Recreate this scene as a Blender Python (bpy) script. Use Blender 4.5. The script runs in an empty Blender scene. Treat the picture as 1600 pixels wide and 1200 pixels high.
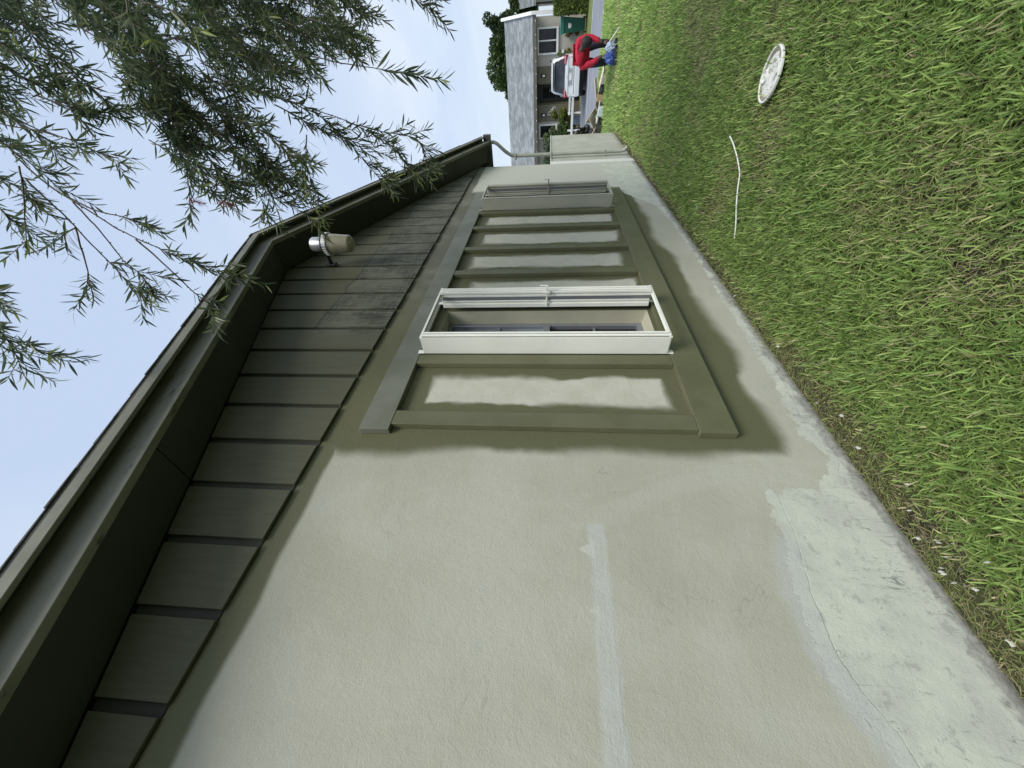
import bpy, bmesh, math, random
import numpy as np
from mathutils import Vector, Matrix, Euler

random.seed(7); rng = np.random.default_rng(7)
scene = bpy.context.scene
col = scene.collection
R_ = math.radians

# ------------------------------------------------------------------ camera (phone held sideways: the picture is rolled 90 degrees)
yaw, pitch, roll = R_(41.887), R_(5.363), R_(0.521)
Fw = Vector((math.cos(yaw) * math.cos(pitch), math.sin(yaw) * math.cos(pitch), math.sin(pitch)))
R0 = Vector((math.sin(yaw), -math.cos(yaw), 0)); U0 = R0.cross(Fw)
Rt = R0 * math.cos(roll) + U0 * math.sin(roll); Up = -R0 * math.sin(roll) + U0 * math.cos(roll)
cam = bpy.data.cameras.new('camera'); camo = bpy.data.objects.new('camera', cam); col.objects.link(camo)
M = Matrix.Identity(4)
M.col[0][:3] = -Up; M.col[1][:3] = Rt; M.col[2][:3] = -Fw; M.col[3][:3] = (0, -1.5, 1.39)
camo.matrix_world = M
cam.sensor_fit = 'HORIZONTAL'; cam.sensor_width = 36; cam.lens = 590 / 1600 * 36
cam.clip_start = 0.05; cam.clip_end = 2000
scene.camera = camo

# ------------------------------------------------------------------ sky, sun, exposure
SUN_EL, SUN_AZ = R_(50), R_(-124)        # azimuth measured from +X towards +Y
world = bpy.data.worlds.new('World'); scene.world = world; world.use_nodes = True
wt = world.node_tree; wt.nodes.clear()
def wn(t, **k):
    n = wt.nodes.new(t)
    for a, b in k.items(): setattr(n, a, b)
    return n
wo = wn('ShaderNodeOutputWorld'); tc = wn('ShaderNodeTexCoord')
sky = wn('ShaderNodeTexSky', sky_type='NISHITA', sun_disc=False, sun_elevation=SUN_EL,
         sun_rotation=R_(90) - SUN_AZ, air_density=1.0, dust_density=2.0, ozone_density=1.0)
bsky = wn('ShaderNodeBackground'); bsky.inputs[1].default_value = 0.12
wt.links.new(sky.outputs[0], bsky.inputs[0])
sep = wn('ShaderNodeSeparateXYZ'); wt.links.new(tc.outputs['Generated'], sep.inputs[0])
def wm(op, a, b=None):
    n = wn('ShaderNodeMath', operation=op)
    for i, v in enumerate((a, b)):
        if v is None: continue
        if isinstance(v, (int, float)): n.inputs[i].default_value = v
        else: wt.links.new(v, n.inputs[i])
    return n.outputs[0]
zz = wm('ADD', wm('MAXIMUM', sep.outputs[2], 0.0), 0.16)
px = wm('DIVIDE', sep.outputs[0], zz); py = wm('DIVIDE', sep.outputs[1], zz)
cmb = wn('ShaderNodeCombineXYZ'); wt.links.new(px, cmb.inputs[0]); wt.links.new(py, cmb.inputs[1])
n1 = wn('ShaderNodeTexNoise'); n1.inputs['Scale'].default_value = 0.8; n1.inputs['Detail'].default_value = 7
n1.inputs['Roughness'].default_value = .55; n1.inputs['Distortion'].default_value = .6
wt.links.new(cmb.outputs[0], n1.inputs['Vector'])
rmp = wn('ShaderNodeValToRGB'); wt.links.new(n1.outputs[0], rmp.inputs[0])
rmp.color_ramp.elements[0].position = .38; rmp.color_ramp.elements[0].color = (.455, .55, .71, 1)
rmp.color_ramp.elements[1].position = .68; rmp.color_ramp.elements[1].color = (.61, .675, .77, 1)
hz = wn('ShaderNodeMapRange', interpolation_type='SMOOTHSTEP')
wt.links.new(sep.outputs[2], hz.inputs[0]); hz.inputs[1].default_value = 0; hz.inputs[2].default_value = .30
hz.inputs[3].default_value = .8; hz.inputs[4].default_value = 0
mxh = wn('ShaderNodeMix', data_type='RGBA'); wt.links.new(hz.outputs[0], mxh.inputs[0])
wt.links.new(rmp.outputs[0], mxh.inputs[6]); mxh.inputs[7].default_value = (.58, .65, .73, 1)
bcl = wn('ShaderNodeBackground'); wt.links.new(mxh.outputs[2], bcl.inputs[0]); bcl.inputs[1].default_value = 1.0
mxs = wn('ShaderNodeMixShader'); mxs.inputs[0].default_value = .84
wt.links.new(bsky.outputs[0], mxs.inputs[1]); wt.links.new(bcl.outputs[0], mxs.inputs[2])
wt.links.new(mxs.outputs[0], wo.inputs[0])

sun = bpy.data.lights.new('sun', 'SUN'); sun.energy = 2.1; sun.angle = R_(24); sun.color = (1, .95, .86)
suno = bpy.data.objects.new('sun', sun); col.objects.link(suno)
sd = Vector((math.cos(SUN_EL) * math.cos(SUN_AZ), math.cos(SUN_EL) * math.sin(SUN_AZ), math.sin(SUN_EL)))
suno.rotation_euler = (-sd).to_track_quat('-Z', 'Y').to_euler(); suno.location = sd * 30

vs = scene.view_settings
vs.view_transform = 'Standard'; vs.look = 'None'; vs.exposure = 0.48; vs.gamma = 1; vs.use_curve_mapping = False

# ------------------------------------------------------------------ helpers
def tag(o, label=None, cat=None, group=None, kind=None):
    if label: o['label'] = label
    if cat: o['category'] = cat
    if group: o['group'] = group
    if kind: o['kind'] = kind
    return o
def parent(o, p):
    o.parent = p
    o.matrix_parent_inverse = p.matrix_world.inverted() if p.type == 'EMPTY' else Matrix.Identity(4)
def thing(name, loc, label, cat, group=None):
    o = bpy.data.objects.new(name, None); col.objects.link(o); o.location = loc
    o.matrix_world = Matrix.Translation(loc); o.empty_display_size = .1
    return tag(o, label, cat, group)
class MB:
    """collects shapes in world coordinates and links them as one mesh"""
    def __init__(s): s.v = []; s.f = []
    def box(s, x0, x1, y0, y1, z0, z1, M=None):
        n = len(s.v)
        p = [(x, y, z) for z in (z0, z1) for y in (y0, y1) for x in (x0, x1)]
        if M is not None: p = [tuple(M @ Vector(q)) for q in p]
        s.v += p
        s.f += [tuple(n + i for i in q) for q in ((0, 2, 3, 1), (4, 5, 7, 6), (0, 1, 5, 4), (2, 6, 7, 3), (0, 4, 6, 2), (1, 3, 7, 5))]
        return s
    def prism(s, poly, a0, a1, axis='y'):
        """poly: (u,w) outline; axis y -> (x,z), x -> (y,z), z -> (x,y)"""
        n = len(s.v); k = len(poly)
        for a in (a0, a1):
            for u, w in poly:
                s.v.append({'y': (u, a, w), 'x': (a, u, w), 'z': (u, w, a)}[axis])
        s.f += [tuple(range(n, n + k)), tuple(range(n + 2 * k - 1, n + k - 1, -1))]
        for i in range(k):
            j = (i + 1) % k; s.f.append((n + i, n + k + i, n + k + j, n + j))
        return s
    def tube(s, pts, r, seg=8, caps=True):
        pts = [Vector(p) for p in pts]; n = len(s.v); m = len(pts)
        rr = r if isinstance(r, (list, tuple)) else [r] * m
        a = None
        for i, p in enumerate(pts):
            t = (pts[min(i + 1, m - 1)] - pts[max(i - 1, 0)]).normalized()
            if a is None: a = t.orthogonal().normalized()
            a = (a - t * a.dot(t)).normalized(); b = t.cross(a)
            for k in range(seg):
                w = 2 * math.pi * k / seg
                s.v.append(tuple(p + (a * math.cos(w) + b * math.sin(w)) * rr[i]))
        for i in range(m - 1):
            for k in range(seg):
                k2 = (k + 1) % seg
                s.f.append((n + i * seg + k, n + i * seg + k2, n + (i + 1) * seg + k2, n + (i + 1) * seg + k))
        if caps:
            s.f.append(tuple(n + k for k in range(seg))[::-1]); s.f.append(tuple(n + (m - 1) * seg + k for k in range(seg)))
        return s
    def lathe(s, prof, c, seg=24, M=None):
        """prof: (radius, height) round the z axis at c"""
        n = len(s.v)
        for r, h in prof:
            for k in range(seg):
                w = 2 * math.pi * k / seg
                q = Vector((r * math.cos(w), r * math.sin(w), h))
                if M is not None: q = M @ q
                s.v.append(tuple(q + Vector(c)))
        for i in range(len(prof) - 1):
            for k in range(seg):
                k2 = (k + 1) % seg
                s.f.append((n + i * seg + k, n + i * seg + k2, n + (i + 1) * seg + k2, n + (i + 1) * seg + k))
        s.f.append(tuple(n + k for k in range(seg))[::-1]); s.f.append(tuple(n + (len(prof) - 1) * seg + k for k in range(seg)))
        return s
    def quad(s, *p):
        n = len(s.v); s.v += [tuple(q) for q in p]; s.f.append(tuple(range(n, n + len(p)))); return s
    def build(s, name, m, par=None, smooth=False, bevel=0, seg=1):
        me = bpy.data.meshes.new(name); me.from_pydata(s.v, [], s.f); me.materials.append(m)
        bm = bmesh.new(); bm.from_mesh(me); bmesh.ops.recalc_face_normals(bm, faces=bm.faces); bm.to_mesh(me); bm.free()
        if smooth:
            me.polygons.foreach_set('use_smooth', [True] * len(me.polygons))
            try: me.set_sharp_from_angle(angle=R_(40))
            except Exception: pass
        o = bpy.data.objects.new(name, me); col.objects.link(o)
        if bevel:
            b = o.modifiers.new('bevel', 'BEVEL'); b.width = bevel; b.segments = seg; b.limit_method = 'ANGLE'
        if par is not None: parent(o, par)
        return o
def share(o, name, loc=(0, 0, 0), rot=(0, 0, 0), scale=(1, 1, 1), par=None, m=None):
    c = bpy.data.objects.new(name, o.data); col.objects.link(c)
    c.location = loc; c.rotation_euler = rot; c.scale = scale
    if par is not None: parent(c, par)
    return c

# ------------------------------------------------------------------ materials
class NT:
    def __init__(s, name):
        s.m = bpy.data.materials.new(name); s.m.use_nodes = True; s.t = s.m.node_tree; s.t.nodes.clear()
        s.out = s.t.nodes.new('ShaderNodeOutputMaterial'); s.p = s.t.nodes.new('ShaderNodeBsdfPrincipled')
        s.t.links.new(s.p.outputs[0], s.out.inputs[0]); s.tc = s.t.nodes.new('ShaderNodeTexCoord')
        s.xyz = None
    def link(s, a, b): s.t.links.new(a, b)
    def put(s, sock, v):
        if hasattr(v, 'links') or isinstance(v, bpy.types.NodeSocket): s.t.links.new(v, sock)
        elif isinstance(v, tuple) and len(v) == 3 and sock.type == 'RGBA': sock.default_value = (*v, 1)
        else: sock.default_value = v
    def math(s, op, a, b=0.0, c=None):
        n = s.t.nodes.new('ShaderNodeMath'); n.operation = op
        s.put(n.inputs[0], a); s.put(n.inputs[1], b)
        if c is not None: s.put(n.inputs[2], c)
        return n.outputs[0]
    def axes(s):
        if s.xyz is None:
            n = s.t.nodes.new('ShaderNodeSeparateXYZ'); s.link(s.tc.outputs['Object'], n.inputs[0]); s.xyz = n.outputs
        return s.xyz
    def noise(s, scale, detail=4, rough=.5, stretch=None, off=(0, 0, 0), dist=0):
        n = s.t.nodes.new('ShaderNodeTexNoise'); n.inputs['Scale'].default_value = scale
        n.inputs['Detail'].default_value = detail; n.inputs['Roughness'].default_value = rough; n.inputs['Distortion'].default_value = dist
        mp = s.t.nodes.new('ShaderNodeMapping'); mp.inputs['Scale'].default_value = stretch or (1, 1, 1); mp.inputs['Location'].default_value = off
        s.link(s.tc.outputs['Object'], mp.inputs[0]); s.link(mp.outputs[0], n.inputs['Vector'])
        return n.outputs[0]
    def smooth(s, x, a, b, lo=0.0, hi=1.0):
        n = s.t.nodes.new('ShaderNodeMapRange'); n.interpolation_type = 'SMOOTHSTEP'
        s.put(n.inputs[0], x); s.put(n.inputs[1], a); s.put(n.inputs[2], b); s.put(n.inputs[3], lo); s.put(n.inputs[4], hi)
        return n.outputs[0]
    def mix(s, fac, a, b, mode='MIX'):
        n = s.t.nodes.new('ShaderNodeMix'); n.data_type = 'RGBA'; n.blend_type = mode; n.clamp_factor = True
        s.put(n.inputs[0], fac); s.put(n.inputs[6], a); s.put(n.inputs[7], b); return n.outputs[2]
    def bump(s, h, strength, dist, normal=None):
        n = s.t.nodes.new('ShaderNodeBump'); s.put(n.inputs['Height'], h); n.inputs['Strength'].default_value = strength
        n.inputs['Distance'].default_value = dist
        if normal is not None: s.link(normal, n.inputs['Normal'])
        return n.outputs[0]
    def curve(s, x, pts, x0, x1, y0, y1):
        n = s.t.nodes.new('ShaderNodeFloatCurve'); c = n.mapping.curves[0]
        P = [((a - x0) / (x1 - x0), (b - y0) / (y1 - y0)) for a, b in pts]
        while len(c.points) < len(P): c.points.new(.5, .5)
        for q, (a, b) in zip(c.points, P): q.location = (a, b); q.handle_type = 'VECTOR'
        n.mapping.update()
        s.put(n.inputs['Value'], s.smoothlin(x, x0, x1)); return s.math('MULTIPLY_ADD', n.outputs[0], y1 - y0, y0)
    def smoothlin(s, x, a, b):
        n = s.t.nodes.new('ShaderNodeMapRange'); s.put(n.inputs[0], x); n.inputs[1].default_value = a; n.inputs[2].default_value = b
        return n.outputs[0]
    def box(s, x, z, x0, x1, z0, z1, warp, soft):
        d = s.math('MAXIMUM', s.math('MAXIMUM', s.math('SUBTRACT', x0, x), s.math('SUBTRACT', x, x1)),
                   s.math('MAXIMUM', s.math('SUBTRACT', z0, z), s.math('SUBTRACT', z, z1)))
        return s.smooth(s.math('ADD', d, warp), soft, -soft if isinstance(soft, float) else s.math('MULTIPLY', soft, -1.0))
    def done(s, color, rough=.6, normal=None, spec=None, metal=0):
        s.put(s.p.inputs['Base Color'], color); s.put(s.p.inputs['Roughness'], rough); s.p.inputs['Metallic'].default_value = metal
        if spec is not None: s.p.inputs['Specular IOR Level'].default_value = spec
        if normal is not None: s.link(normal, s.p.inputs['Normal'])
        return s.m
def paint(name, c, rough=.55, var=.12, vs=6, bs=60, bstr=.1, stretch=None, metal=0, spec=None, bd=.004):
    n = NT(name); a = n.noise(vs, 5, .6, stretch)
    f = n.smooth(a, .3, .7)
    cc = n.mix(f, tuple(v * (1 - var) for v in c), tuple(min(1, v * (1 + var)) for v in c))
    nm = n.bump(n.noise(bs, 4, .6, stretch), bstr, bd) if bstr else None
    return n.done(cc, rough, nm, spec, metal)

OLIVE = (.120, .123, .066)
def stucco():
    n = NT('stucco_wall'); x, y, z = n.axes()
    big = n.noise(1.6, 5, .55); mid = n.noise(7, 5, .6, off=(3, 1, 2)); fine = n.noise(60, 3, .6)
    base = n.mix(n.smooth(big, .35, .65), (.415, .410, .335), (.470, .467, .392))
    base = n.mix(n.smooth(mid, .5, .75, 0, .35), base, (.43, .45, .40))
    tro = n.noise(2.6, 5, .6, (1, 1, .45), (4, 2, 6), 1.5)
    base = n.mix(n.smooth(tro, .50, .70, 0, .4), base, (.485, .49, .42))
    base = n.mix(n.smooth(n.noise(1.1, 4, .6, off=(8, 1, 4)), .54, .68, 0, .35), base, (.37, .37, .275))
    hc = n.math('ABSOLUTE', n.math('SUBTRACT', n.noise(2.1, 5, .6, off=(9, 3, 1), dist=.6), .5))
    base = n.mix(n.math('MULTIPLY', n.smooth(hc, .0035, .001), n.smooth(n.noise(2.4, 3, .5, off=(1, 7, 7)), .55, .68, 0, .45)), base, (.25, .25, .2))
    base = n.mix(n.smooth(n.noise(7, 4, .7, (2.2, 1, .25), (0, 3, 3)), .60, .74, 0, .22), base, (.33, .33, .26))
    # fresh paler paint beyond the second window
    w1 = n.math('MULTIPLY', n.math('SUBTRACT', n.noise(9, 5, .65, off=(7, 0, 1)), .5), .55)
    base = n.mix(n.box(x, z, 5.75, 8, .2, 2.46, w1, .03), base, (.50, .51, .45))
    # overspray of the dark trim paint
    w2 = n.math('ADD', n.math('MULTIPLY', n.math('SUBTRACT', n.noise(1.9, 1, .4, off=(1, 5, 3)), .5), .24), n.math('MULTIPLY', n.math('SUBTRACT', n.noise(8, 3, .5, off=(1, 9, 3)), .5), .05))
    w3 = n.math('ADD', n.math('MULTIPLY', n.math('SUBTRACT', n.noise(3.1, 1, .4, off=(9, 5, 3)), .5), .12), n.math('MULTIPLY', n.math('SUBTRACT', n.noise(11, 3, .5, off=(9, 5, 9)), .5), .045))
    lo = n.curve(x, [(1.0, .30), (1.3, .24), (1.55, .27), (1.8, .25), (2.6, .29), (3.4, .29), (4.3, .34), (5.6, .34)], 1, 5.6, 0, 1)
    d = n.math('MAXIMUM', n.math('MAXIMUM', n.math('SUBTRACT', 1.185, x), n.math('SUBTRACT', x, 5.68)), n.math('SUBTRACT', lo, z))
    over = n.smooth(n.math('ADD', d, n.math('MULTIPLY', w2, .8)), n.smooth(n.noise(2.3, 1, .4, off=(5, 5, 5)), .35, .65, .02, .075), -.03)
    over = n.math('MAXIMUM', over, n.smooth(n.math('ADD', n.math('SUBTRACT', 2.468, z), n.math('MULTIPLY', w3, .35)), .014, -.018, 0, .96))
    for (a, b, c, e) in ((1.495, 1.735, .72, 2.10), (2.70, 2.985, .70, 2.04), (3.265, 3.515, .74, 2.11), (3.825, 4.09, .70, 2.08), (4.40, 4.62, .70, 2.09)):
        pm = n.box(x, z, a, b, c, e, n.math('MULTIPLY', w3, .75), n.smooth(n.noise(3, 1, .4, off=(5, 1, 5)), .35, .65, .012, .045))
        over = n.math('MULTIPLY', over, n.math('SUBTRACT', 1.0, pm)); base = n.mix(n.math('MULTIPLY', pm, .8), base, n.mix(n.smooth(mid, .35, .65), (.50, .495, .42), (.57, .565, .49)))
    # smudged dirty part of the wall above the trim
    smu = n.mix(n.smooth(n.noise(3.2, 6, .65, off=(2, 2, 8)), .42, .66), (.125, .130, .095), (.19, .195, .155))
    smu = n.mix(n.smooth(x, 2.0, 3.2), OLIVE, smu); smu = n.mix(n.smooth(z, 2.25, 2.4), OLIVE, smu)
    c = n.mix(over, base, smu)
    # old pale paint left along the foot of the wall
    zb = n.curve(n.math('ADD', x, n.math('MULTIPLY', n.math('SUBTRACT', n.noise(11, 5, .7, off=(0, 4, 9)), .5), .16)), [(-.8, .40), (.16, .44), (.29, .49), (.4, .52), (.58, .505), (.78, .465), (.99, .45), (1.02, .20), (1.1, .13), (1.2, .09), (1.33, .15),
                     (1.5, .135), (1.7, .11), (2.2, .09), (3.2, .07), (4.3, .07), (4.9, .12), (5.3, .35), (5.6, .52), (6.8, .57), (8, .55)], -.8, 8, 0, 1)
    rag = n.math('ADD', n.math('MULTIPLY', n.math('SUBTRACT', n.noise(14, 6, .7, off=(4, 4, 4)), .5), .13),
                 n.math('MULTIPLY', n.math('SUBTRACT', n.noise(60, 3, .6, off=(1, 4, 4)), .5), .03))
    pale = n.smooth(n.math('SUBTRACT', n.math('ADD', zb, rag), z), -.004, .006)
    pc = n.mix(n.smooth(n.noise(5, 6, .65, off=(6, 1, 1)), .38, .66), (.58, .61, .52), (.49, .505, .45))
    pc = n.mix(n.smooth(n.noise(17, 6, .7, off=(2, 7, 1)), .56, .63, 0, .55), pc, (.33, .335, .31))
    pc = n.mix(n.smooth(n.noise(6, 6, .75, (1, 1, .7), (5, 7, 1)), .56, .66, 0, .5), pc, (.40, .41, .375))
    pc = n.mix(n.smooth(n.noise(11, 5, .75, (3.6, 1, .35), (5, 0, 2), 1.2), .635, .665, 0, .45), pc, (.20, .21, .19))
    ck = n.math('ABSOLUTE', n.math('SUBTRACT', n.noise(6, 5, .6, (2.2, 1, .55), (5, 1, 2), .8), .5))
    pc = n.mix(n.math('MULTIPLY', n.smooth(ck, .010, .003), n.smooth(n.noise(4, 3, .6, off=(2, 9, 2)), .48, .6, 0, .8)), pc, (.22, .235, .21))
    c = n.mix(pale, c, pc)
    # bare concrete foot with soil splash
    gb = n.smooth(n.math('ADD', n.math('SUBTRACT', .055, z), n.math('MULTIPLY', n.math('SUBTRACT', n.noise(9, 6, .7, off=(8, 8, 1)), .5), .22)), -.012, .02)
    gc = n.mix(n.smooth(n.noise(24, 6, .75, (1, 1, 1.6), (3, 9, 9)), .38, .68), (.19, .185, .17), (.44, .44, .41))
    c = n.mix(n.math('MULTIPLY', gb, .75), c, gc)
    c = n.mix(n.math('MULTIPLY', n.smooth(n.math('ADD', z, n.math('MULTIPLY', n.noise(20, 5, .7), .07)), .07, .02), .75), c, (.085, .08, .07))
    # filler smeared over two cracks
    sw = n.math('MULTIPLY', n.math('SUBTRACT', n.noise(6, 6, .7, (.7, 1, 1), (1, 1, 7)), .5), .085)
    st = n.math('MULTIPLY', n.box(x, z, -1, .80, 1.148, 1.222, sw, .010), n.smooth(n.noise(26, 5, .7, (.25, 1, 2.4)), .25, .62, .35, 1))
    c = n.mix(n.math('MULTIPLY', st, .75), c, (.50, .53, .505))
    for tx, tz in ((.695, 1.262), (.475, 1.236)):
        tri = n.math('SUBTRACT', n.math('MULTIPLY', n.math('SUBTRACT', tz, z), .55), n.math('ABSOLUTE', n.math('SUBTRACT', x, tx)))
        c = n.mix(n.math('MULTIPLY', n.smooth(tri, -.001, .001), n.smooth(z, 1.195, 1.2)), c, (.52, .53, .47))
    c = n.mix(n.math('MULTIPLY', n.smooth(n.math('ABSOLUTE', n.math('SUBTRACT', n.math('ADD', z, n.math('MULTIPLY', mid, .02)), 1.165)), .0025, .001), n.smooth(x, .6, .3, 0, .5)), c, (.33, .35, .33))
    zc = n.math('SUBTRACT', z, zb)
    s2 = n.math('MULTIPLY', n.math('MULTIPLY', n.smooth(n.math('ADD', zc, n.math('MULTIPLY', sw, .8)), -.075, -.03), n.smooth(n.math('ADD', zc, sw), .065, .02)), n.smooth(x, .84, .72))
    c = n.mix(n.math('MULTIPLY', s2, .6), c, (.475, .505, .485))
    crk = n.smooth(n.math('ABSOLUTE', n.math('ADD', n.math('SUBTRACT', zc, -.055), n.math('MULTIPLY', n.math('SUBTRACT', mid, .5), .02))), .0028, .0008)
    c = n.mix(n.math('MULTIPLY', n.math('MULTIPLY', crk, n.smooth(x, .66, .5)), n.smooth(n.noise(7, 3, .6, off=(1, 1, 1)), .42, .58, .0, .5)), c, (.25, .26, .24))
    # chips and nicks
    c = n.mix(n.smooth(n.noise(13, 2, .4, off=(11, 3, 5)), .765, .785, 0, .6), c, (.56, .56, .50))
    h = n.math('ADD', n.math('MULTIPLY', n.noise(170, 3, .6), 1.1), n.math('ADD', n.math('MULTIPLY', fine, .8), n.math('MULTIPLY', n.noise(18, 4, .6), 1.6)))
    nm = n.bump(n.math('ADD', h, n.math('MULTIPLY', tro, 3.0)), .42, .0035)
    nm = n.bump(n.math('ADD', pale, n.math('MULTIPLY', crk, -1)), .5, .002, nm)
    return n.done(c, .72, nm, .35)
def siding_mat():
    n = NT('rough_sawn_siding'); x, y, z = n.axes()
    g = n.noise(10, 6, .65, (7, 7, .5)); g2 = n.noise(38, 5, .7, (5, 5, .22), (2, 0, 0))
    c = n.mix(n.smooth(g, .3, .72), (.090, .092, .058), (.108, .110, .072))
    wz = n.math('ADD', 3.13, n.math('MULTIPLY', n.math('SUBTRACT', n.noise(4, 4, .6, off=(5, 2, 2)), .5), .12))
    wea = n.math('MULTIPLY', n.smooth(z, n.math('ADD', wz, .02), wz), n.smooth(x, 2.05, 2.35))
    c = n.mix(n.math('MULTIPLY', wea, .75), c, n.mix(n.smooth(g, .35, .65), (.105, .112, .085), (.165, .172, .138)))
    pat = n.smooth(n.noise(2.6, 4, .6, off=(6, 0, 1)), .40, .58)
    ln = n.math('ABSOLUTE', n.math('SUBTRACT', n.noise(11, 3, .55, (4.5, 4.5, .22), (2, 0, 0)), .5))
    dk = n.math('MULTIPLY', n.math('MULTIPLY', wea, pat), n.smooth(ln, .055, .018, 0, .85))
    c = n.mix(dk, c, (.026, .028, .022))
    l3 = n.math('ABSOLUTE', n.math('SUBTRACT', n.noise(11, 3, .55, (.3, .3, 4.2), (3, 3, 3)), .5))
    c = n.mix(n.math('MULTIPLY', n.math('MULTIPLY', wea, pat), n.smooth(l3, .045, .015, 0, .7)), c, (.036, .039, .03))
    jl = n.smooth(n.math('ABSOLUTE', n.math('SUBTRACT', z, wz)), .012, .002, 0, .7)
    c = n.mix(n.math('MULTIPLY', jl, n.smooth(x, 2.05, 2.35)), c, (.03, .03, .025))
    return n.done(c, .68, n.bump(n.math('MULTIPLY', n.math('ADD', g, g2), n.math('MULTIPLY_ADD', wea, .8, .2)), .30, .004), .3)
def board_mat(name, c0, c1):
    n = NT(name); g = n.noise(3, 6, .6); k = n.noise(30, 2, .3, off=(1, 2, 3))
    c = n.mix(n.smooth(g, .35, .68), c0, c1)
    c = n.mix(n.smooth(k, .765, .78, 0, .8), c, (.03, .03, .02))
    return n.done(c, .55, n.bump(n.math('ADD', n.noise(35, 5, .65), n.math('MULTIPLY', g, 2)), .22, .004), .4)
def fascia_mat():
    n = NT('weathered_rake_paint'); g = n.noise(16, 6, .7, (.22, 1, 1)); g2 = n.noise(2.2, 4, .6)
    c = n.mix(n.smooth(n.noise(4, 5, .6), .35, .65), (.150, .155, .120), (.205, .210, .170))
    cr = n.math('MULTIPLY', n.smooth(g, .56, .63), n.smooth(g2, .46, .60))
    c = n.mix(n.math('MULTIPLY', cr, .85), c, (.022, .022, .018))
    return n.done(c, .6, n.bump(g, .35, .004), .35)
M_ = {}
M_['stucco'] = stucco()
M_['siding'] = siding_mat()
M_['board'] = board_mat('olive_trim_paint', (.115, .118, .064), (.142, .145, .086))
M_['board_grey'] = board_mat('grey_olive_trim_paint', (.140, .148, .112), (.19, .20, .165))
M_['fascia'] = fascia_mat()
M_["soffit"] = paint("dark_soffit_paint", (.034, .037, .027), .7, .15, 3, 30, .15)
M_['backing'] = paint('groove_paint', (.036, .037, .025), .75, .1, 5, 30, .1)
M_['reveal'] = paint('beige_reveal', (.44, .43, .34), .7, .06, 5, 80, .3)
M_['shutter'] = paint('white_aluminium', (.82, .83, .77), .38, .05, 3, 40, .03, spec=.5)
M_['shutter_far'] = paint('dusty_white_aluminium', (.43, .43, .365), .42, .07, 3, 40, .03, spec=.5)
M_['shutter_grey'] = paint('grey_aluminium', (.30, .32, .36), .3, .06, 5, 30, .03, metal=.5)
M_['galv'] = paint('galvanised_metal', (.52, .53, .55), .35, .2, 12, 40, .05, metal=.7)
M_['shingle'] = paint('asphalt_shingle', (.085, .085, .082), .9, .3, 22, 120, .5)
M_['gutter'] = paint('dark_gutter_paint', (.065, .068, .052), .5, .1, 5, 30, .05)
M_['downspout'] = paint('pale_green_downspout', (.36, .38, .33), .45, .08, 5, 30, .05)
M_['whitepaint'] = paint('white_paint', (.72, .73, .70), .5, .06, 4, 30, .05)
M_['black'] = paint('black_gap', (.015, .015, .014), .8, .1, 5, 0, 0)
M_['rubber'] = paint('black_rubber', (.02, .02, .021), .7, .15, 8, 60, .2)
def glass(name, c, rough=.06):
    n = NT(name); return n.done(n.mix(n.smooth(n.noise(2.5, 3, .5), .4, .6), c, tuple(v * 1.6 for v in c)), rough, None, .35)
M_['glass'] = glass('window_glass', (.012, .014, .016))
M_['glass_pale'] = glass('pale_reflection_glass', (.16, .19, .20), .2)  # upper sash glass: a pale reflection painted into the colour

# ------------------------------------------------------------------ ground, road, driveway
def gz(x): return 0.0 if x < 12 else (-.04 * (x - 12) if x < 27 else -.6)
def value_noise(x, y, s, seed):
    r = np.random.default_rng(seed); T = r.random((64, 64))
    xi = np.floor(x / s).astype(int); yi = np.floor(y / s).astype(int); fx = x / s - xi; fy = y / s - yi
    fx = fx * fx * (3 - 2 * fx); fy = fy * fy * (3 - 2 * fy); g = lambda a, b: T[a % 64, b % 64]
    return (g(xi, yi) * (1 - fx) + g(xi + 1, yi) * fx) * (1 - fy) + (g(xi, yi + 1) * (1 - fx) + g(xi + 1, yi + 1) * fx) * fy
def ground_mat():
    n = NT('soil_and_thatch'); x, y, z = n.axes()
    near = n.mix(n.smooth(n.noise(30, 6, .7), .35, .7), (.022, .020, .015), (.095, .086, .055))
    near = n.mix(n.smooth(n.noise(3, 4, .6), .4, .6, 0, .6), near, (.075, .09, .03))
    far = n.mix(n.smooth(n.noise(2.2, 6, .7), .35, .68), (.12, .165, .05), (.21, .25, .09))
    far = n.mix(n.smooth(n.noise(.5, 4, .6, off=(3, 3, 3)), .45, .62, 0, .7), far, (.16, .165, .075))
    c = n.mix(n.smooth(x, 7.5, 12.5), near, far)
    return n.done(c, .9, n.bump(n.noise(45, 5, .7), .8, .02), .2)
M_['ground'] = ground_mat()
g = MB(); xs = [-80, -20, -5, 0, 3, 6, 9, 12, 15, 18, 21, 24, 27, 40, 80, 400]; ys = [-250, -60, -20, -8, -4, -2, 0, 2, 4, 8, 20, 60, 250]
for x in xs:
    for y in ys: g.v.append((x, y, gz(x)))
for i in range(len(xs) - 1):
    for j in range(len(ys) - 1):
        a = i * len(ys) + j; g.f.append((a, a + len(ys), a + len(ys) + 1, a + 1))
tag(g.build('ground', M_['ground']), kind='structure')
M_['asphalt'] = paint('asphalt', (.17, .18, .20), .85, .18, 1.2, 90, .4)
M_['road'] = paint('road_asphalt', (.21, .22, .25), .8, .12, .8, 90, .4)
M_['concrete'] = paint('pale_concrete', (.46, .47, .49), .8, .12, 3, 60, .3)
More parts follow.
